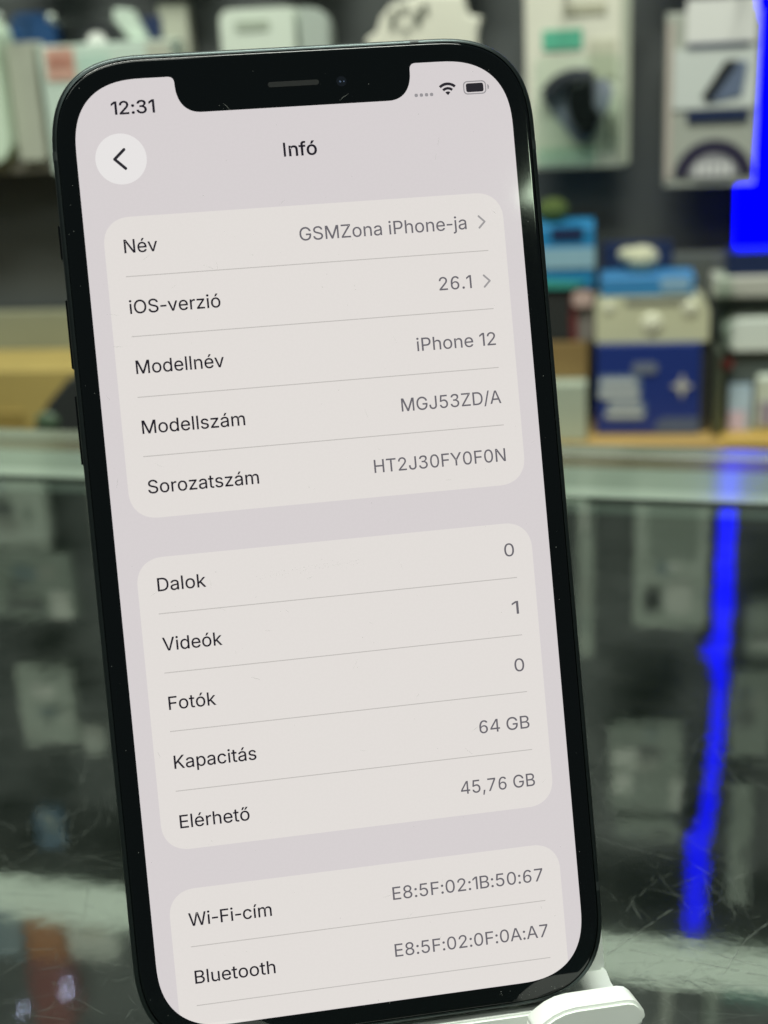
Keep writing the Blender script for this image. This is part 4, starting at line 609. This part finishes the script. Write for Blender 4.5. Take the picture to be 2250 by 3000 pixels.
# ================================================================== PHONE
RP = Matrix(((0.95947084, -0.08566118, 0.26847321), (0.28180792, 0.29165045, -0.91407019), (0.0, 0.95268157, 0.30397010)))
CTR = Vector((-6.28324758, 21.39256017, 89.87919339))
HB = 73.35
def pw(x, y, z): return CTR + RP @ Vector((x, y, z))
phone = thing("smartphone", "black smartphone with a notch showing its settings page, leaning on the white stand", "phone", tuple(pw(0, -HB, 0)))
phone.rotation_euler = RP.to_euler()
def pdone(name, bm, m, parent=None, smooth=False):
    bmesh.ops.recalc_face_normals(bm, faces=bm.faces)
    for v in bm.verts: v.co = Vector((v.co.x, v.co.y + HB, v.co.z)) * MM
    me = bpy.data.meshes.new(name); bm.to_mesh(me); bm.free()
    o = link(name, me, m, parent or phone)
    if smooth: soften(o)
    return o
def squircle(w, h, r, n=22, p=2.6):
    out = []
    for qx, qy, a0 in ((1, 1, 0), (-1, 1, 90), (-1, -1, 180), (1, -1, 270)):
        for i in range(n + 1):
            a = math.radians(90.0 * i / n)
            if qx * qy < 0: a = math.pi / 2 - a
            cx, sy = abs(math.cos(a)) ** (2 / p), abs(math.sin(a)) ** (2 / p)
            out.append((qx * (w / 2 - r + r * cx), qy * (h / 2 - r + r * sy)))
    return out
def loft(bm, prof, w, h, r, cap0=True, cap1=True, p=2.7):
    rings = []
    for ins, z in prof:
        rings.append([bm.verts.new((x, y, z)) for x, y in squircle(w - 2 * ins, h - 2 * ins, r - ins, p=p)])
    n = len(rings[0])
    for a, b in zip(rings, rings[1:]):
        for k in range(n): bm.faces.new((a[k], a[(k + 1) % n], b[(k + 1) % n], b[k]))
    if cap0: bm.faces.new(rings[0][::-1])
    if cap1: bm.faces.new(rings[-1])
m_frame = mat("black_aluminium", (0.060, 0.074, 0.074, 1), 0.36, metal=0.95, noise=0.15, nscale=900)
m_fglass = mat("front_glass", (0.0022, 0.0040, 0.0050, 1), 0.05, spec=0.5)
PW, PH, PR = 71.5, 147.1, 15.0
bm = bmesh.new()
loft(bm, [(1.3, -7.4), (0.45, -7.15), (0.05, -6.6), (0, -6.2), (0, -0.95), (0.06, -0.6), (0.24, -0.28), (0.5, -0.12), (0.74, -0.08), (0.78, -0.45)], PW, PH, PR)
pdone("frame", bm, m_frame, smooth=True)
bm = bmesh.new()
loft(bm, [(0.86, -0.44), (0.86, -0.16), (0.93, -0.06), (1.08, -0.012), (1.3, 0.0), (1.36, 0.0)], PW, PH, PR)
pdone("front_glass", bm, m_fglass, smooth=True)
bm = bmesh.new()
loft(bm, [(2.2, -7.52), (1.5, -7.50), (1.4, -7.42)], PW, PH, PR)
pdone("back_glass", bm, mat("back_glass", (0.01, 0.011, 0.012, 1), 0.1), smooth=True)
# buttons
def button(name, y0, y1):
    bm = bmesh.new(); add_box(bm, -36.22, -35.6, y0, y1, -5.0, -2.6)
    es = [e for e in bm.edges]
    bmesh.ops.bevel(bm, geom=es, offset=0.22, segments=3, affect='EDGES', clamp_overlap=True)
    pdone(name, bm, mat("button_metal", (0.022, 0.027, 0.03, 1), 0.22, metal=0.9), smooth=True)
button("mute_switch", 44.9, 50.2); button("volume_button", 28.9, 39.3); button("volume_button", 14.7, 25.2)
bm = bmesh.new(); add_box(bm, 35.6, 36.1, 12, 29, -4.9, -2.7); pdone("side_button", bm, MATS["button_metal"])
m_band = mat("antenna_band", (0.030, 0.038, 0.038, 1), 0.5)
def band(rot, edge, c, hw=0.65):
    pr = [(0.03, -6.2), (0.03, -0.95), (-0.03, -0.59), (-0.21, -0.26), (-0.47, -0.09), (-0.7, -0.05), (-0.7, -6.2)]
    bm = bmesh.new(); M = Matrix.Rotation(math.radians(rot), 3, 'Z')
    a = [bm.verts.new(M @ Vector((edge + q[0], c - hw, q[1]))) for q in pr]; b = [bm.verts.new(M @ Vector((edge + q[0], c + hw, q[1]))) for q in pr]
    bm.faces.new(a); bm.faces.new(b[::-1])
    for i in range(len(pr)): bm.faces.new((a[i], a[(i + 1) % len(pr)], b[(i + 1) % len(pr)], b[i]))
    pdone("antenna_band", bm, m_band)
band(0, PW / 2, 56.8); band(0, PW / 2, -56.6); band(180, PW / 2, -59.5); band(90, PH / 2, -18.5); band(270, PH / 2, 21.0)

# ---- display
PT = 64.6 / 390.0
def sx(p): return (p - 195.0) * PT
def sy(p): return (422.0 - p) * PT
def flat(name, loops, z, m, parent):
    """filled flat outline(s) in local mm; loops = list of outlines without holes"""
    bm = bmesh.new()
    for pts in loops:
        tri = geometry.tessellate_polygon([[Vector((p[0], p[1], 0)) for p in pts]])
        v = [bm.verts.new((p[0], p[1], z)) for p in pts]
        for t in tri:
            try: bm.faces.new([v[i] for i in t])
            except ValueError: pass
    for f in bm.faces:
        f.normal_update()
        if f.normal.z < 0: f.normal_flip()
    for v in bm.verts: v.co = Vector((v.co.x, v.co.y + HB, v.co.z)) * MM
    me = bpy.data.meshes.new(name); bm.to_mesh(me); bm.free()
    return link(name, me, m, parent)
def screen(name, r, g, b, n=0.0, sc=900.0):
    return mat(name, (0, 0, 0, 1), 0.06, emit=rgb(r, g, b), estr=1.0, noise=n, nscale=sc)
m_bg = screen("screen_background", 214, 208, 209, 0.02, 2600)
m_card = screen("screen_card", 226, 221, 217, 0.02, 2600)
m_btn = screen("screen_button", 231, 228, 227)
m_txt = screen("screen_text_dark", 30, 26, 36)
m_val = screen("screen_text_grey", 106, 103, 109)
m_sep = screen("screen_line", 190, 186, 182)
m_chev = screen("screen_chevron", 158, 155, 156)
m_ico = screen("screen_icon", 40, 38, 44)
m_icog = screen("screen_icon_grey", 150, 147, 150)
# display outline with the notch cut out of the top edge
full = squircle(64.6, 844 * PT, 10.6, p=2.55)
nq = len(full) // 4
ur, ul, ll, lr = full[:nq], full[nq:2 * nq], full[2 * nq:3 * nq], full[3 * nq:]
notch = []
def bez(p0, p1, p2, p3, n=10):
    return [tuple((1 - t) ** 3 * a + 3 * (1 - t) ** 2 * t * b + 3 * (1 - t) * t * t * c + t ** 3 * d for a, b, c, d in zip(p0, p1, p2, p3)) for t in [i / n for i in range(n + 1)]]
half = [(300.6 - 195 + 4.4, 0), ] 
nl = bez((84.5, 0), (88.2, 0), (90.2, 1.6), (90.3, 6.0)) + bez((90.3, 7.5), (90.6, 22.5), (98, 32.2), (112, 32.2), 14)
nr = [(390 - x + 0.4, y) for x, y in nl][::-1]
notch = [(sx(x), sy(y)) for x, y in nl + nr]
outline = ur[:]                               # right side up to the top edge
outline = [p for p in lr] + ur + notch[::-1] + ul + ll
# order: lr goes bottom -> right, ur right -> top, notch right -> left, ul top -> left, ll left -> bottom
disp = flat("display", [outline], 0.020, m_bg, phone)

GL_SCALE = 509.0
def inside(p, poly):
    c = False
    for (xa, ya), (xb, yb) in zip(poly, poly[1:] + poly[:1]):
        if (ya > p[1]) != (yb > p[1]) and p[0] < (xb - xa) * (p[1] - ya) / (yb - ya) + xa: c = not c
    return c
def signed(poly): return sum(xa * yb - xb * ya for (xa, ya), (xb, yb) in zip(poly, poly[1:] + poly[:1]))
def thicken(poly, d, sign):
    if not d: return poly
    out = []; n = len(poly)
    for i in range(n):
        (xa, ya), (xb, yb), (xc, yc) = poly[i - 1], poly[i], poly[(i + 1) % n]
        n1 = Vector((yb - ya, xa - xb)).normalized(); n2 = Vector((yc - yb, xb - xc)).normalized()
        m_ = (n1 + n2); m_ = m_.normalized() if m_.length > 1e-6 else n1
        k = d * sign / max(0.5, m_.dot(n1))
        out.append((xb + m_.x * k, yb + m_.y * k))
    return out
def text(s, x0, x1, base, cap, m, bold=0.0):
    pen = 0.0; groups = []
    for ch in s:
        adv, enc = GLYPHS[ch]
        if enc:
            polys = [[(float(q.split(',')[0]) + pen, float(q.split(',')[1])) for q in c.split()] for c in enc.split(';')]
            main = max(polys, key=lambda p: abs(signed(p))); sg = 1 if signed(main) > 0 else -1
            polys = [thicken(p, bold, sg) for p in polys]
            outer = [p for p in polys if signed(p) * sg > 0]; holes = [p for p in polys if signed(p) * sg < 0]
            for k, o in enumerate(outer): groups.append((k, o, [h for h in holes if inside(h[0], o)]))
        pen += adv
    lo = min(x for _, o, _h in groups for x, y in o); hi = max(x for _, o, _h in groups for x, y in o)
    kx = (x1 - x0) / (hi - lo) * PT; ky = cap / GL_SCALE * PT
    bm = bmesh.new()
    for k, o, hs in groups:
        loops = [[Vector((x, y, 0)) for x, y in l] for l in [o] + hs]
        flatv = [v for l in loops for v in l]
        vs = [bm.verts.new(((v.x - lo) * kx + sx(x0), v.y * ky + sy(base), 0.05 + 0.004 * k)) for v in flatv]
        for t in geometry.tessellate_polygon(loops):
            try: bm.faces.new([vs[i] for i in t])
            except ValueError: pass
    for f in bm.faces:
        f.normal_update()
        if f.normal.z < 0: f.normal_flip()
    for v in bm.verts: v.co = Vector((v.co.x, v.co.y + HB, v.co.z)) * MM
    me = bpy.data.meshes.new("screen_text"); bm.to_mesh(me); bm.free()
    return link("screen_text", me, m, disp)
def pill(x0, y0, x1, y1, r, p=2.3, n=10):
    w, h = (x1 - x0), (y1 - y0)
    return [(sx(x0 + w / 2 + a), sy(y0 + h / 2 - b)) for a, b in squircle(w, h, r, n, p)]
def stroke(pts, w):
    """polyline with round ends as separate outlines"""
    loops = []
    for (xa, ya), (xb, yb) in zip(pts, pts[1:]):
        d = math.hypot(xb - xa, yb - ya); ux, uy = (xb - xa) / d, (yb - ya) / d
        a0 = math.degrees(math.atan2(uy, ux))
        q = [(xb + w / 2 * math.cos(math.radians(a0 - 90 + 18 * i)), yb + w / 2 * math.sin(math.radians(a0 - 90 + 18 * i))) for i in range(11)]
        q += [(xa + w / 2 * math.cos(math.radians(a0 + 90 + 18 * i)), ya + w / 2 * math.sin(math.radians(a0 + 90 + 18 * i))) for i in range(11)]
        loops.append([(sx(x), sy(y)) for x, y in q])
    return loops
def line(x0, x1, y, name="row_line"):
    flat(name, [[(sx(x0), sy(y + 0.4)), (sx(x1), sy(y + 0.4)), (sx(x1), sy(y - 0.4)), (sx(x0), sy(y - 0.4))]], 0.045, m_sep, disp)

# status bar
text("12:31", 33.5, 71.3, 30.2, 11.2, m_txt, 11)
flat("signal_dots", [[(sx(a), sy(b)) for a, b in rr(x - 1.5, x + 1.5, 27.3, 30.3, 1.1, 4)] for x in (304.0, 308.7, 313.4, 318.0)], 0.05, m_icog, disp)
def sector(r0, r1, a=43, n=14):
    return [(sx(x), sy(y)) for x, y in arc_band(333.0, 30.3, r0, r1, -90 - a, -90 + a, n)]
flat("wifi_icon", [sector(0.05, 3.4), sector(5.0, 7.3), sector(8.9, 11.4)], 0.05, m_ico, disp)
flat("battery_fill", [pill(349.9, 20.8, 365.9, 28.7, 2.0)], 0.05, m_ico, disp)
bo, bi = pill(347.4, 18.7, 368.4, 30.8, 4.2), pill(348.4, 19.7, 367.4, 29.8, 3.3)
bmr = bmesh.new()
va = [bmr.verts.new((x, y, 0.05)) for x, y in bo]; vb = [bmr.verts.new((x, y, 0.05)) for x, y in bi]
for i in range(len(va)): bmr.faces.new((va[i], va[(i + 1) % len(va)], vb[(i + 1) % len(va)], vb[i]))
pdone("battery_outline", bmr, m_icog, disp)
flat("battery_tip", [[(sx(369.6), sy(22.4)), (sx(370.6), sy(22.9)), (sx(371.2), sy(24.7)), (sx(370.6), sy(26.6)), (sx(369.6), sy(27.1))]], 0.05, m_icog, disp)
# title bar
flat("back_button", [[(sx(38.0 + 22.2 * math.cos(k * math.pi / 32)), sy(68.9 + 22.2 * math.sin(k * math.pi / 32))) for k in range(64)]], 0.035, m_btn, disp)
flat("back_arrow", stroke([(41.2, 60.9), (32.4, 68.9), (41.2, 77.4)], 2.6), 0.052, m_ico, disp)
text("Infó", 180.5, 210.3, 75.6, 11.8, m_txt, 13)
# list cards
def card(y0, y1): flat("list_card", [pill(16.2, y0, 373.8, y1, 25.0, 2.25, 16)], 0.035, m_card, disp)
card(119.5, 384.9); card(419.9, 682.1)
clip = [(sx(16.2), sy(824.5))]
top = pill(16.2, 717.8, 373.8, 900, 25.0, 2.25, 16)
ylim = sy(839.0)
low = [(x, y) for x, y in top if y > sy(790)]
def edge_x(y):                                # keep the last card inside the rounded bottom of the display
    yy = -y - (844 * PT / 2 - 10.6)
    if yy <= 0: return 32.3
    return 32.3 - 10.6 + 10.6 * max(0.0, 1 - (yy / 10.6) ** 2.55) ** (1 / 2.55)
ys = [sy(790) + (sy(843.6) - sy(790)) * i / 24 for i in range(25)]
rside = [(min(sx(373.8), edge_x(y) - 0.06), y) for y in ys]; lside = [(-x + (sx(16.2) + sx(373.8)) / 2 * 0, y) for x, y in rside]
lside = [(max(sx(16.2), -edge_x(y) + 0.06), y) for y in ys]
ups = sorted([p for p in low if p[0] > 0], key=lambda p: -p[1] * 10 + p[0]); upl = sorted([p for p in low if p[0] <= 0], key=lambda p: p[1] * 10 + p[0])
flat("list_card", [upl + ups + rside + lside[::-1]], 0.035, m_card, disp)
for y in (171.6, 224.3, 277.8, 330.2, 470.1, 523.0, 575.5, 629.2, 770.1, 823.6): line(32.2, 357.4, y)
ROWS = [("Név", 33.1, 62.2, 145.1), ("iOS-verzió", 32.7, 112.4, 198.4), ("Modellnév", 33.3, 110.7, 251.3), ("Modellszám", 33.5, 124.2, 304.3), ("Sorozatszám", 33.6, 131.6, 357.2),
        ("Dalok", 33.6, 76.4, 444.2), ("Videók", 33.0, 85.7, 497.4), ("Fotók", 33.3, 75.3, 550.2), ("Kapacitás", 33.0, 106.2, 603.2), ("Elérhető", 33.0, 95.1, 656.9), ("Wi-Fi-cím", 32.4, 106.6, 745.6), ("Bluetooth", 33.0, 105.1, 797.9)]
VALS = [("GSMZona iPhone-ja", 187.8, 339.3, 145.1), ("26.1", 309.4, 339.3, 198.4), ("iPhone 12", 284.2, 356.8, 251.3), ("MGJ53ZD/A", 265.3, 357.2, 304.3), ("HT2J30FY0F0N", 235.6, 356.6, 357.2),
        ("0", 347.7, 356.8, 444.2), ("1", 350.2, 356.4, 497.4), ("0", 347.8, 356.9, 550.2), ("64 GB", 310.2, 357.0, 603.2), ("45,76 GB", 288.1, 357.4, 656.9), ("E8:5F:02:1B:50:67", 217.0, 357.0, 745.6), ("E8:5F:02:0F:0A:A7", 214.3, 357.2, 797.9)]
for s, a, b, y in ROWS: text(s, a, b, y + 5.9, 11.7, m_txt, 5)
for s, a, b, y in VALS: text(s, a, b, y + 5.9, 11.7, m_val, 3)
for y in (145.4, 198.9): flat("row_chevron", stroke([(351.0, y - 5.2), (356.2, y), (351.0, y + 5.2)], 1.7), 0.052, m_chev, disp)
# notch hardware
flat("earpiece", [[(sx(x), sy(y)) for x, y in rr(172.2, 217.6, 9.6, 14.2, 2.2)]], 0.012, mat("earpiece_mesh", (0.004, 0.0055, 0.005, 1), 0.6, noise=0.5, nscale=2500), phone)
fc = flat("front_camera", [[(sx(237.8) + 0.75 * math.cos(k * math.pi / 16), sy(12.4) + 0.75 * math.sin(k * math.pi / 16)) for k in range(32)]], 0.012, mat("lens_black", (0.006, 0.009, 0.016, 1), 0.08, coat=1.0), phone)
flat("lens_glint", [[(sx(cx) + r * math.cos(k * math.pi / 6), sy(12.6) + r * math.sin(k * math.pi / 6)) for k in range(12)] for cx, r in ((236.6, 0.14), (240.0, 0.11))], 0.02, mat("glint_blue", (0.12, 0.17, 0.32, 1), 0.3), fc)  # bluish glints painted on the lens as two small discs

# specks, dust and hairline scratches on the front glass
rn = random.Random(11)
bm = bmesh.new()
def speck(x, y, r, z):
    n = rn.choice((4, 5, 6))
    a0 = rn.random() * 6.28
    bm.faces.new([bm.verts.new((x + r * rn.uniform(.4, 1.5) * math.cos(a0 + 6.283 * k / n), y + r * rn.uniform(.4, 1.2) * math.sin(a0 + 6.283 * k / n), z)) for k in range(n)])
def hair(x, y, a, l, w, z):
    c, s_ = math.cos(a), math.sin(a); pr = None
    for i in range(7):
        t = i / 6; px_, py_ = x + c * l * t + rn.gauss(0, .02), y + s_ * l * t + rn.gauss(0, .02); ww = w * (0.2 + math.sin(math.pi * t))
        q = (bm.verts.new((px_ - s_ * ww, py_ + c * ww, z)), bm.verts.new((px_ + s_ * ww, py_ - c * ww, z)))
        if pr: bm.faces.new((pr[0], pr[1], q[1], q[0]))
        pr = q
for k in range(220): speck(rn.uniform(-33.8, 33.8), rn.uniform(-71.5, 71.5), rn.choice((.03, .04, .05, .08)), 0.075)
for k in range(44): hair(rn.uniform(-32, 32), rn.uniform(-68, 68), rn.uniform(0, 6.28), rn.uniform(.5, 2.0), rn.uniform(.012, .028), 0.08)
for k in range(150):                          # long faint smear of grit across the second card
    t = rn.random(); speck(-12 + 16 * t + rn.gauss(0, .3), -4.2 + 1.9 * t - 2.2 * max(0, t - .6) + rn.gauss(0, .35), rn.uniform(.02, .055), 0.085)
for k in range(16): speck(rn.choice((-1, 1)) * rn.uniform(33.0, 34.6), rn.uniform(-68, 68), rn.uniform(.04, .09), 0.07)
for k in range(40): speck(rn.uniform(18, 33), -71.6 + rn.gauss(0, .5), rn.uniform(.03, .08), 0.07)
hair(20.6, 57.4, 1.35, 1.4, .03, .09); hair(20.1, 55.4, 1.4, 1.1, .02, .09)
do = pdone("dust_specks", bm, veil("dust_grey", (0.62, 0.64, 0.60, 1), 0.40), phone)
do["kind"] = "stuff"

# ================================================================== WHITE PHONE STAND
st = thing("phone_stand", "white plastic phone stand holding the smartphone with two stubby front hooks", "phone stand", (2, 45, 0))
m_st = mat("stand_plastic", (0.84, 0.88, 0.83, 1), 0.36, noise=0.03, nscale=200, bump=0.05)
def sdone(name, bm, bevel, seg=4, m=None):
    bmesh.ops.recalc_face_normals(bm, faces=bm.faces)
    if bevel:
        es = [e for e in bm.edges if len(e.link_faces) == 2 and e.calc_face_angle(0) > 0.5]
        bmesh.ops.bevel(bm, geom=es, offset=bevel, segments=seg, affect='EDGES', clamp_overlap=True)
    for v in bm.verts: v.co = pw(*v.co)
    return done(name, bm, m or m_st, st, smooth=True)
def slab(bm, pts, z0, z1):
    """outline in phone x,y extruded along the phone normal"""
    a = [bm.verts.new((x, y, z0)) for x, y in pts]; b = [bm.verts.new((x, y, z1)) for x, y in pts]
    bm.faces.new(a[::-1]); bm.faces.new(b); n = len(pts)
    for i in range(n): bm.faces.new((a[i], a[(i + 1) % n], b[(i + 1) % n], b[i]))
bm = bmesh.new(); slab(bm, rr(-29.5, 37.6, -74.5, 8, (2, 2, 12, 12)), -12.4, -8.6); sdone("back_plate", bm, 0.7)
bm = bmesh.new(); pr = [(-8.5, -73.0), (-6.5, -74.0), (0.2, -74.6), (0.2, -77.8), (-12.2, -77.8), (-12.2, -73.0)]   # sloping shelf the phone stands on
a = [bm.verts.new((-29.5, y, z)) for z, y in pr]; b = [bm.verts.new((37.7, y, z)) for z, y in pr]
bm.faces.new(a); bm.faces.new(b[::-1])
for i in range(6): bm.faces.new((a[i], a[(i + 1) % 6], b[(i + 1) % 6], b[i]))
sdone("ledge", bm, 0.35)
for x0, x1 in ((22.0, 39.1), (-31.6, -14.5)):
    pad = [(22.0, -80.0), (22.1, -75.2), (22.7, -74.4), (23.8, -73.6), (25.2, -72.8), (26.8, -72.25), (28.6, -72.0), (36.6, -71.95), (37.7, -72.2), (38.5, -72.9), (39.0, -73.8), (39.1, -74.6), (38.9, -75.4), (38.3, -76.0), (37.3, -76.3), (30.5, -76.5), (28.6, -77.2), (27.4, -78.6), (27.0, -80.0)]
    if x0 < 0: pad = [(7.5 - x, y) for x, y in pad][::-1]
    bm = bmesh.new(); slab(bm, pad, 0.35, 6.9); sdone("hook", bm, 0.5, 4)
    bm = bmesh.new(); slab(bm, [(x0 + 0.3, -84), (x0 + 12, -84), (x0 + 12, -76.3), (x0 + 0.3, -76.3)], -9, 5.2); sdone("hook_arm", bm, 0.6)
bm = bmesh.new(); slab(bm, [(-14, -80), (22, -80), (22, -60), (-14, -60)], -22, -12.8); sdone("neck", bm, 1.5)
bm = bmesh.new()
R16 = Matrix.Rotation(math.radians(16.37), 4, 'Z')
o_ = rr(-28, 36, -8, 66, 10, 6)
a = [bm.verts.new(R16 @ Vector((x, y, 0.4))) for x, y in o_]; b = [bm.verts.new(R16 @ Vector((x, y, 6.5))) for x, y in o_]
bm.faces.new(a[::-1]); bm.faces.new(b)
for i in range(len(o_)): bm.faces.new((a[i], a[(i + 1) % len(o_)], b[(i + 1) % len(o_)], b[i]))
done("base", bm, m_st, st, bevel=1.2)
bm = bmesh.new()
p0 = R16 @ Vector((-8, 28, 6)); 
for pts in ([(-10, 22), (18, 22), (18, 34), (-10, 34)],):
    a = [bm.verts.new(R16 @ Vector((x, y, 6.7))) for x, y in pts]; b = [bm.verts.new(R16 @ Vector((x, y - 2, 40))) for x, y in pts]
    bm.faces.new(a[::-1]); bm.faces.new(b)
    for i in range(4): bm.faces.new((a[i], a[(i + 1) % 4], b[(i + 1) % 4], b[i]))
done("post", bm, m_st, st, bevel=1.5)
